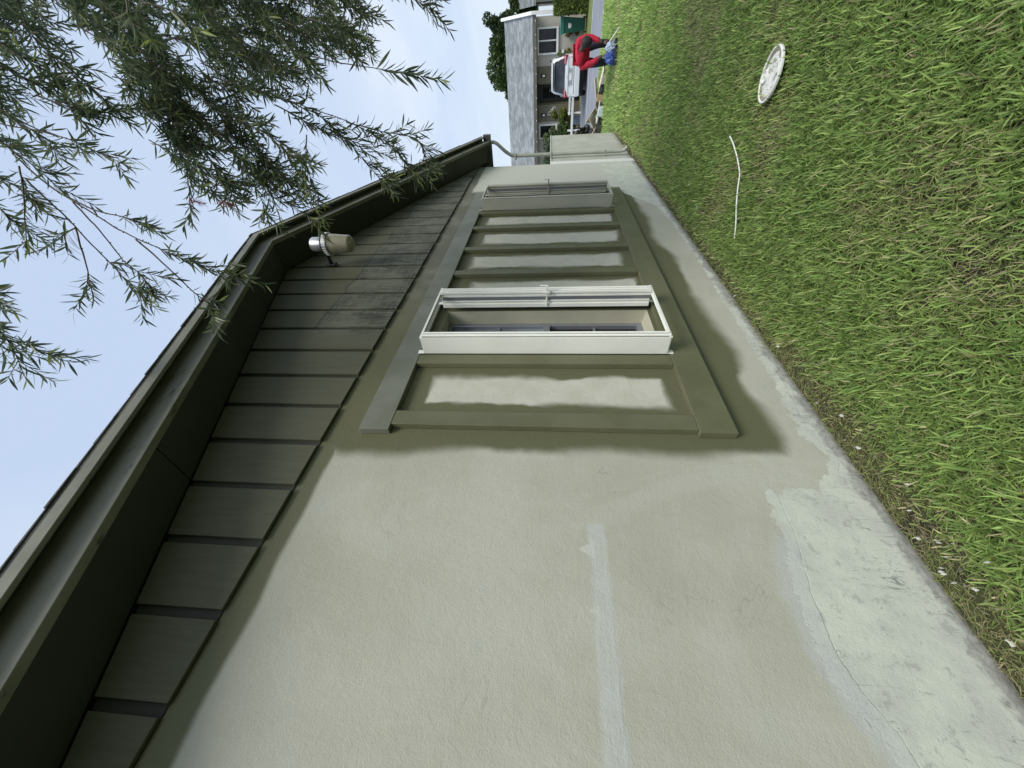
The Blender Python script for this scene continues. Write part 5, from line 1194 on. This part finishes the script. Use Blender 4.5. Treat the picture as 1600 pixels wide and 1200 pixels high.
MB().prism([(CX + .02, CG + 1.80), (CX + .50, CG + 1.80), (CX + .50, CG + 1.85), (CX + .06, CG + 1.845)], CY - .60, CY + .60).build('rear_spoiler', M_['car'], car, bevel=.015, seg=2)
b = MB(); b.quad((CX + .135, CY - .77, CG + 1.17), (CX + .135, CY + .77, CG + 1.17), (CX + .30, CY + .60, CG + 1.70), (CX + .30, CY - .60, CG + 1.70))
b.quad((CX + .16, CY - .77, CG + 1.17), (CX + .16, CY + .77, CG + 1.17), (CX + .33, CY + .60, CG + 1.70), (CX + .33, CY - .60, CG + 1.70))
b.f += [(0, 1, 5, 4), (1, 2, 6, 5), (2, 3, 7, 6), (3, 0, 4, 7)]
b.build('rear_window', M_['car_glass'], car)
for s in (-1, 1):
    yy = lambda v: CY + s * v
    tl = MB().prism([(yy(.60), CG + 1.12), (yy(.875), CG + 1.02), (yy(.885), CG + 1.20), (yy(.80), CG + 1.22), (yy(.50), CG + 1.20)], CX - .025, CX + .22, 'x').build('tail_lamp', M_['tail'], car, bevel=.012, seg=2)
    MB().prism([(yy(.52), CG + 1.165), (yy(.84), CG + 1.135), (yy(.84), CG + 1.185), (yy(.54), CG + 1.19)], CX - .034, CX - .0255, 'x').build('clear_strip', M_['tail_white'], tl)
    MB().tube([(CX + .55, yy(.62), CG + 1.90), (CX + .6, yy(.62), CG + 1.93), (CX + 2.2, yy(.62), CG + 1.93), (CX + 2.3, yy(.62), CG + 1.88)], .022, 6).build('roof_rail', M_['black'], car, smooth=True)
    sw = MB().quad((CX + .62, yy(.858), CG + 1.2), (CX + 2.9, yy(.858), CG + 1.17), (CX + 2.4, yy(.758), CG + 1.66), (CX + .75, yy(.762), CG + 1.66)); sw.v += [(a, c_ + s * .012, e) for a, c_, e in sw.v]; sw.f += [(4, 5, 6, 7), (0, 1, 5, 4), (1, 2, 6, 5), (2, 3, 7, 6), (3, 0, 4, 7)]
    sw.build('side_window', M_['car_glass'], car)
    for x in (.85, 3.6):
        w_ = MB().lathe([(.2, -.11), (.33, -.11), (.355, -.07), (.355, .07), (.33, .11), (.2, .11)], (CX + x, yy(.77), CG + .352), 24, Matrix.Rotation(R_(90), 3, 'X')).build('wheel', M_['rubber'], car, smooth=True)
        MB().lathe([(.02, -.02), (.215, -.02), (.215, .02), (.02, .03)], (CX + x, yy(.872), CG + .352), 20, Matrix.Rotation(R_(90), 3, 'X')).build('rim', M_['galv'], w_)
    MB().prism([(yy(.89), CG + 1.16), (yy(1.06), CG + 1.16), (yy(1.06), CG + 1.30), (yy(.89), CG + 1.28)], CX + 2.75, CX + 2.9, 'x').build('door_mirror', M_['car'], car, bevel=.02)
MB().prism([(CY - .84, CG + .40), (CY + .84, CG + .40), (CY + .86, CG + .62), (CY + .78, CG + .66), (CY - .78, CG + .66), (CY - .86, CG + .62)], CX - .07, CX + .06, 'x').build('rear_bumper', M_['car'], car, bevel=.03, seg=3)
MB().prism([(CY - .70, CG + .34), (CY + .70, CG + .34), (CY + .76, CG + .41), (CY - .76, CG + .41)], CX - .04, CX + .10, 'x').build('bumper_skirt', M_['black'], car, bevel=.01)
gp = MB().prism([(CY - .36, CG + .80), (CY + .36, CG + .80), (CY + .28, CG + .965), (CY - .28, CG + .965)], CX - .008, CX + .05, 'x').build('plate_recess', M_['galv'], car, bevel=.006)
np_ = MB().box(CX - .016, CX - .009, CY - .155, CY + .155, CG + .815, CG + .945).build('number_plate', M_['whitepaint'], car)
MB().prism([(CY - .40, CG + .966), (CY + .40, CG + .966), (CY + .33, CG + .99), (CY - .33, CG + .99)], CX - .03, CX + .02, 'x').build('tailgate_handle', M_['galv'], car, bevel=.004)
MB().box(CX + .12, CX + 3.9, CY - .78, CY + .78, CG + .20, CG + .40).build('underbody_shade_box', M_['black'], car)  # black box added low down to deepen the shade under the car
MB().box(CX - .003, CX + .02, CY - .76, CY + .76, CG + .700, CG + .708).build('tailgate_seam', M_['black'], car)
MB().tube([(CX - .012, CY - .05, CG + 1.055), (CX - .012, CY, CG + 1.075), (CX - .012, CY + .05, CG + 1.055), (CX - .012, CY, CG + 1.04), (CX - .012, CY - .05, CG + 1.055)], .005, 5).build('badge', M_['galv'], car)

# ------------------------------------------------------------------ person bending over a bundle on the lawn
def skin(name, pts, edges, m, par, sub=2, root=0):
    me = bpy.data.meshes.new(name); me.from_pydata([p[:3] for p in pts], edges, []); me.materials.append(m)
    o = bpy.data.objects.new(name, me); col.objects.link(o)
    o.modifiers.new('skin', 'SKIN')
    for i, p in enumerate(pts):
        sv = me.skin_vertices[0].data[i]; rr = p[3] if isinstance(p[3], tuple) else (p[3], p[3]); sv.radius = rr; sv.use_root = (i == root)
    s = o.modifiers.new('sub', 'SUBSURF'); s.levels = sub; s.render_levels = sub
    dg = bpy.context.evaluated_depsgraph_get(); m2 = bpy.data.meshes.new_from_object(o.evaluated_get(dg)); m2.name = name
    o.modifiers.clear(); o.data = m2; m2.polygons.foreach_set('use_smooth', [True] * len(m2.polygons))
    if not len(m2.materials): m2.materials.append(m)
    if par is not None: parent(o, par)
    return o
M_['skin'] = paint('brown_skin', (.075, .042, .028), .5, .08, 8, 0, 0); M_['red'] = paint('red_cotton', (.42, .008, .035), .8, .12, 7, 14, .9, bd=.03)
M_['trousers'] = paint('navy_trousers', (.022, .025, .045), .85, .15, 7, 60, .3); M_['hair'] = paint('black_hair', (.012, .011, .011), .7, .2, 40, 90, .5); M_['shoe'] = paint('grey_shoe', (.15, .15, .15), .6, .1, 8, 30, .1)
PX, PY = 11.0, -1.33
per = thing('person', (PX, PY, 0), 'person in red long sleeved shirt and dark trousers bending down on the lawn', 'person')
W3 = lambda x, y, z, r_: (PX + x, PY + y, z, r_)
# torso runs from the hips (behind) forward to the shoulders; head hangs down at the right
B = [W3(.26, .05, .70, .09), W3(.14, .06, .80, .09), W3(-.02, .05, .80, .09), W3(-.14, .02, .76, .08), W3(-.24, -.08, .72, .045), W3(-.29, -.13, .69, .075), W3(-.34, -.16, .64, .085), W3(-.37, -.175, .575, .06),
     W3(-.13, -.20, .74, .05), W3(-.20, -.235, .56, .048), W3(-.29, -.16, .36, .038), W3(-.31, -.14, .30, .03),
     W3(-.13, .23, .68, .05), W3(-.20, .19, .50, .05), W3(-.28, .10, .36, .038), W3(-.30, .08, .29, .03),
     W3(.26, -.07, .66, .10), W3(.08, -.12, .40, .072), W3(.14, -.12, .10, .05), W3(.24, .17, .66, .10), W3(.10, .20, .40, .072), W3(.16, .19, .10, .05)]
E_ = [(0, 1), (1, 2), (2, 3), (3, 4), (4, 5), (5, 6), (6, 7), (3, 8), (8, 9), (9, 10), (10, 11), (3, 12), (12, 13), (13, 14), (14, 15), (0, 16), (16, 17), (17, 18), (0, 19), (19, 20), (20, 21)]
pb = skin('body', B, E_, M_['skin'], per)
up_ = lambda i, k: (*B[i][:3], B[i][3] * k)
S_ = [(*B[0][:3], .15), (PX + .14, PY + .06, .755, .17), (PX - .02, PY + .05, .735, .19), (PX - .13, PY + .02, .715, .175), (*B[8][:3], .10), up_(9, 1.25), (*B[10][:3], .05), (*B[12][:3], .095), up_(13, 1.25), (*B[14][:3], .05), (PX - .215, PY - .05, .735, .085), (PX - .06, PY + .03, .60, .15)]
skin('shirt', S_, [(0, 1), (1, 2), (2, 3), (3, 4), (4, 5), (5, 6), (3, 7), (7, 8), (8, 9), (3, 10), (2, 11)], M_['red'], per)
T_ = [(*B[0][:3], .14), up_(16, 1.16), up_(17, 1.2), up_(18, 1.3), up_(19, 1.16), up_(20, 1.2), up_(21, 1.3)]
skin('trousers', T_, [(0, 1), (1, 2), (2, 3), (0, 4), (4, 5), (5, 6)], M_['trousers'], per)
# hair cap over the crown of the head, eyes, nose, ears
H = np.array([PX - .335, PY - .16, .635]); hd = np.array([-.35, -.15, -.92]); hd /= np.linalg.norm(hd)
Rq = Vector(hd).to_track_quat('Z', 'Y').to_matrix()
MB().lathe([(.004, .115), (.05, .105), (.085, .06), (.098, .0), (.095, -.05), (.075, -.085), (.02, -.095)], (H[0] + .018, H[1] + .0, H[2] + .012), 18, Rq).build('hair', M_['hair'], per, smooth=True)
fwd = Vector((-.75, .1, .2))
for s in (-1, 1):
    MB().lathe([(.002, -.012), (.018, -.008), (.022, .004), (.006, .012)], (H[0] + .0, H[1] + s * .098, H[2] + .02), 8, Matrix.Rotation(R_(90), 3, 'X')).build('ear', M_['skin'], pb, smooth=True)
# hands: palm, four fingers and a thumb each
for s, (wx, wy, wz) in ((-1, (PX - .31, PY - .14, .30)), (1, (PX - .30, PY + .08, .29))):
    pts = [(wx, wy, wz, .026), (wx - .02, wy - s * .004, wz - .045, .034), (wx - .03, wy - s * .004, wz - .085, .030)]; ed = [(0, 1), (1, 2)]
    for f_ in range(4):
        o_ = (f_ - 1.5) * .019; L_ = (.030, .036, .034, .026)[f_]
        a = len(pts); pts += [(wx - .035 + .004, wy + o_, wz - .10, .0095), (wx - .045, wy + o_, wz - .10 - L_, .0088), (wx - .030, wy + o_ * .9, wz - .10 - L_ * 1.8, .0078)]
        ed += [(2, a), (a, a + 1), (a + 1, a + 2)]
    a = len(pts); pts += [(wx - .045, wy - s * .035, wz - .06, .011), (wx - .06, wy - s * .035, wz - .095, .009)]; ed += [(1, a), (a, a + 1)]
    skin('hand', pts, ed, M_['skin'], pb, 1)
for y in (-.12, .19):
    MB().prism([(PX + .22, 0.0), (PX + .22, .09), (PX + .12, .11), (PX + .0, .06), (PX - .05, .03), (PX - .05, 0)], PY + y - .045, PY + y + .045).build('shoe', M_['shoe'], per, bevel=.012, seg=2)
MB().lathe([(.004, .0), (.03, .006), (.05, .012), (.004, .014)], (PX + .02, PY + .05, .925), 10).build('shirt_print', M_['whitepaint'], per)

# bundle of blue plastic sheeting in the person's hands
M_['blue'] = paint('blue_tarpaulin', (.035, .085, .33), .45, .35, 9, 25, .6); M_['pale_blue'] = paint('pale_blue_sheet', (.36, .45, .58), .45, .2, 12, 25, .5)
def crumple(name, c, rad, m, sd, par=None, sub=4):
    bm = bmesh.new(); bmesh.ops.create_icosphere(bm, subdivisions=sub, radius=1)
    r = random.Random(sd); ph = [(Vector((r.gauss(0, 1), r.gauss(0, 1), r.gauss(0, 1))) * 3.2, r.uniform(0, 6)) for _ in range(7)]
    for v in bm.verts:
        k = 1 + .17 * sum(abs(math.sin(v.co.dot(a) + p)) - .6 for a, p in ph) / 1.6
        v.co = Vector((c[0] + v.co.x * rad[0] * k, c[1] + v.co.y * rad[1] * k, c[2] + v.co.z * rad[2] * k))
    me = bpy.data.meshes.new(name); bm.to_mesh(me); bm.free(); me.materials.append(m)
    o = bpy.data.objects.new(name, me); col.objects.link(o)
    if par: parent(o, par)
    return o
bu = thing('tarpaulin_bundle', (10.55, -1.3, 0), 'crumpled blue tarpaulin bundle on the grass under the person\'s hands', 'tarpaulin')
crumple('tarpaulin', (10.55, -1.24, .13), (.12, .13, .13), M_['blue'], 3, bu); crumple('tarpaulin_fold', (10.54, -1.38, .15), (.10, .09, .11), M_['pale_blue'], 4, bu); crumple('tarpaulin_fold', (10.50, -1.30, .05), (.10, .20, .06), M_['trousers'], 5, bu)
st_ = thing('stick', (10.4, -1.6, 0), 'pale straight stick leaning from the blue bundle to the grass', 'stick')
MB().tube([(10.38, -1.69, .03), (10.5, -1.45, .21)], .011, 6).build('shaft', M_['whitepaint'], st_)

# ------------------------------------------------------------------ rubbish left at the lawn's far edge
M_['plank'] = paint('raw_pale_timber', (.58, .52, .40), .75, .2, 6, 40, .3, (1, 6, 6)); M_['card'] = paint('brown_card', (.30, .22, .13), .85, .15, 6, 30, .2)
planks = [((12.5, -.62, .10), (.10, .95, .025), (8, 14, 20), 'long pale plank leaning at the right end of the rubbish pile'), ((12.6, -.45, .17), (.16, .7, .02), (-12, 22, -8), 'wide pale board on top of the right half of the pile'),
          ((12.4, -.15, .10), (.09, .7, .025), (10, -10, 35), 'narrow pale plank low in the middle of the pile'), ((12.75, .02, .22), (.30, .42, .012), (40, 35, 10), 'tilted pale panel standing highest in the pile'),
          ((12.55, .18, .18), (.28, .40, .012), (-35, 28, -20), 'pale panel leaning at the left end of the pile'), ((12.5, .30, .14), (.07, .62, .02), (28, 5, 60), 'thin pale batten sticking out at the left end')]
for (c, s, ro, lab) in planks:
    o = MB().box(-s[0] / 2, s[0] / 2, -s[1] / 2, s[1] / 2, -s[2] / 2, s[2] / 2).build('discarded_board', M_['plank'], None, bevel=.003); o.location = c; o.rotation_euler = [R_(v) for v in ro]
    tag(o, lab, 'board', 'boards in the rubbish pile')
def carton(nm, c, s, rz, m, lab, cat):
    t = thing(nm, c, lab, cat); Mx = Matrix.Translation(c) @ Matrix.Rotation(R_(rz), 4, 'Z') @ Matrix.Rotation(R_(9), 4, 'X')
    MB().box(-s[0] / 2, s[0] / 2, -s[1] / 2, s[1] / 2, 0, s[2], Mx).build('carton_body', M_[m], t, bevel=.004)
    MB().box(-s[0] / 2, s[0] / 2, -s[1] / 2 - .10, -s[1] / 2 - .001, s[2] - .006, s[2], Mx).build('flap', M_[m], t); MB().box(-s[0] / 2, s[0] / 2, s[1] / 2 + .001, s[1] / 2 + .09, s[2] - .006, s[2], Mx).build('flap', M_[m], t)
M_['pale_box'] = paint('pale_blue_box', (.52, .58, .60), .6, .1, 6, 30, .1)
carton('carton', (12.05, -.12, -.005), (.16, .22, .17), 12, 'pale_box', 'pale blue white carton in front of the rubbish pile', 'carton')
carton('carton', (12.15, -.80, -.005), (.20, .20, .14), -20, 'plank', 'cream carton at the right end of the rubbish pile', 'carton')
carton('carton', (12.3, -.33, 0), (.2, .18, .20), 35, 'card', 'brown carton between the pale boards', 'carton')
bg = thing('rubbish_bag', (12.7, .45, -.02), 'shiny black rubbish bag at the left end of the pile', 'bag')
crumple('bag_body', (12.7, .47, .13), (.20, .20, .17), M_['rubber'], 9, bg); crumple('bag_neck', (12.7, .47, .32), (.05, .05, .05), M_['rubber'], 10, bg, 2)
crumple_dark = thing('rubbish_bag', (12.45, -.15, -.02), 'dark flattened bag under the pale boards', 'bag'); crumple('bag_body', (12.45, -.2, .05), (.16, .75, .08), M_['rubber'], 12, crumple_dark); crumple('bag_fold', (12.40, -.55, .06), (.12, .25, .07), M_['rubber'], 13, crumple_dark)

# ------------------------------------------------------------------ bucket lid, cord, scraps and paint flakes on the lawn
def lidmat():
    n = NT('paint_smeared_lid'); x, y, z = n.axes()
    rr = n.math('SQRT', n.math('ADD', n.math('MULTIPLY', x, x), n.math('MULTIPLY', y, y)))
    br = n.math('ADD', rr, n.math('MULTIPLY', n.math('SUBTRACT', n.noise(22, 5, .7), .5), .045))
    m1 = n.math('MULTIPLY', n.smooth(br, .102, .112), n.smooth(rr, .1315, .1305))
    m2 = n.smooth(n.noise(9, 6, .75, (1, 1, 1), (3, 3, 1)), .535, .60)
    c = n.mix(n.smooth(n.noise(40, 5, .7, (1, .25, 1)), .4, .65), (.62, .63, .60), (.78, .79, .78))
    c = n.mix(n.math('MULTIPLY', n.math('MAXIMUM', m1, n.math('MULTIPLY', m2, n.smooth(rr, .131, .130))), .85), c, (.17, .15, .075))
    return n.done(c, .4, n.bump(n.noise(30, 4, .6), .2, .003), .5)
M_['lid'] = lidmat()
lid = tag(bpy.data.objects.new('bucket_lid', None), 'round white plastic bucket lid smeared with olive paint lying in the grass', 'bucket lid'); col.objects.link(lid)
lid.matrix_world = Matrix.Translation((3.10, -1.285, .044)) @ Euler((R_(2), R_(5), R_(10))).to_matrix().to_4x4()
def lidpart(b, nm, par, m, **k):
    o = b.build(nm, m, None, **k); o.parent = par; return o
dsk = lidpart(MB().lathe([(.002, -.004), (.1290, -.004), (.1290, .002), (.118, .003), (.116, -.001), (.09, -.001), (.088, .001), (.002, .002)], (0, 0, 0), 56), 'lid_disc', lid, M_['lid'], smooth=True)
rim = MB(); prof = [(.129, -.007), (.140, -.008), (.143, .0), (.141, .008), (.137, .010), (.132, .009), (.1292, .003)]
rim.lathe(prof, (0, 0, 0), 56); rim.f = rim.f[:-2]; lidpart(rim, 'rim', lid, M_['whitepaint'], smooth=True)
for i in range(7):
    w = 2 * math.pi * i / 7 + .3
    lidpart(MB().box(.1425, .1445, -.002, .002, -.007, .008, Matrix.Rotation(w, 4, 'Z')), 'tear_notch', lid, M_['brown'])
sp = MB().lathe([(.036, .002), (.036, .012), (.033, .013), (.029, .012), (.029, .004), (.002, .004)], (.075, .0, 0), 24); lidpart(sp, 'spout_cap', lid, M_['whitepaint'], smooth=True)
cp_ = [(3.465, -.91), (3.354, -.891), (3.236, -.820), (3.12, -.735), (3.063, -.674), (2.988, -.567), (2.932, -.452), (2.894, -.355)]
pts = [(x, y, .044 + .010 * math.sin(i * 1.7)) for i, (x, y) in enumerate(cp_)]; pts[-1] = (*pts[-1][:2], .03)
q_, _ = resample(pts, .02)
for _ in range(2): q_[1:-1] = (q_[:-2] + 2 * q_[1:-1] + q_[2:]) / 4
o = MB().tube([tuple(v) for v in q_], .0045, 8).build('cord', M_['whitepaint'], None, smooth=True); tag(o, 'thin white plastic cord lying curved across the lawn', 'cord')
def scrap(c, L, W, rz, sd):
    r = random.Random(sd); b = MB(); n_ = 6
    for i in range(n_ + 1):
        t = i / n_; w = W * (.5 + .5 * math.sin(math.pi * min(1, t + .15))) * r.uniform(.7, 1.1); zz_ = r.uniform(0, .012)
        for s in (-1, 1):
            p = Vector((L * (t - .5), s * w / 2, 0)); p.rotate(Euler((0, 0, rz))); b.v.append((c[0] + p.x, c[1] + p.y, c[2] + zz_ + s * .004))
    for i in range(n_): b.f.append((2 * i, 2 * i + 1, 2 * i + 3, 2 * i + 2))
    k = len(b.v); b.v += [(x, y, z - .002) for x, y, z in b.v]; b.f += [tuple(k + j for j in f) for f in b.f[:n_]]
    return b
o = scrap((3.667, -.31, .075), .115, .030, 1.4, 5).build('paper_scrap', M_['whitepaint']); tag(o, 'crumpled white scrap of paper on the grass nearer the wall than the cord', 'paper')
chips = [(.77, -.06), (.73, -.12), (.70, -.165), (.68, -.11), (.66, -.065), (.65, -.055), (.61, -.07), (.59, -.10), (.57, -.12), (.60, -.25), (.43, -.10), (1.17, -.09), (1.09, -.13), (1.03, -.19), (.93, -.17), (.75, -.09), (.63, -.12),
         (2.40, -.21), (2.57, -.07), (1.30, -.16), (4.42, -.13), (4.78, -.10), (.52, -.09), (.86, -.10), (1.24, -.06), (1.45, -.09), (1.9, -.11), (3.3, -.08), (3.9, -.06), (5.4, -.1)]
M_['flake'] = paint('dusty_paint_flake', (.52, .52, .48), .7, .15, 20, 40, .2)
for i, (x, y) in enumerate(chips):
    near = y > -.2
    o = scrap((x, y, .012 if near and x < 1.3 else .045), random.uniform(.005, .024), random.uniform(.004, .011), random.uniform(0, 3.1), 100 + i).build('paint_flake', M_['flake'])
    tag(o, 'small flake of white paint fallen on the ground by the wall', 'paint flake', 'paint flakes fallen along the wall')
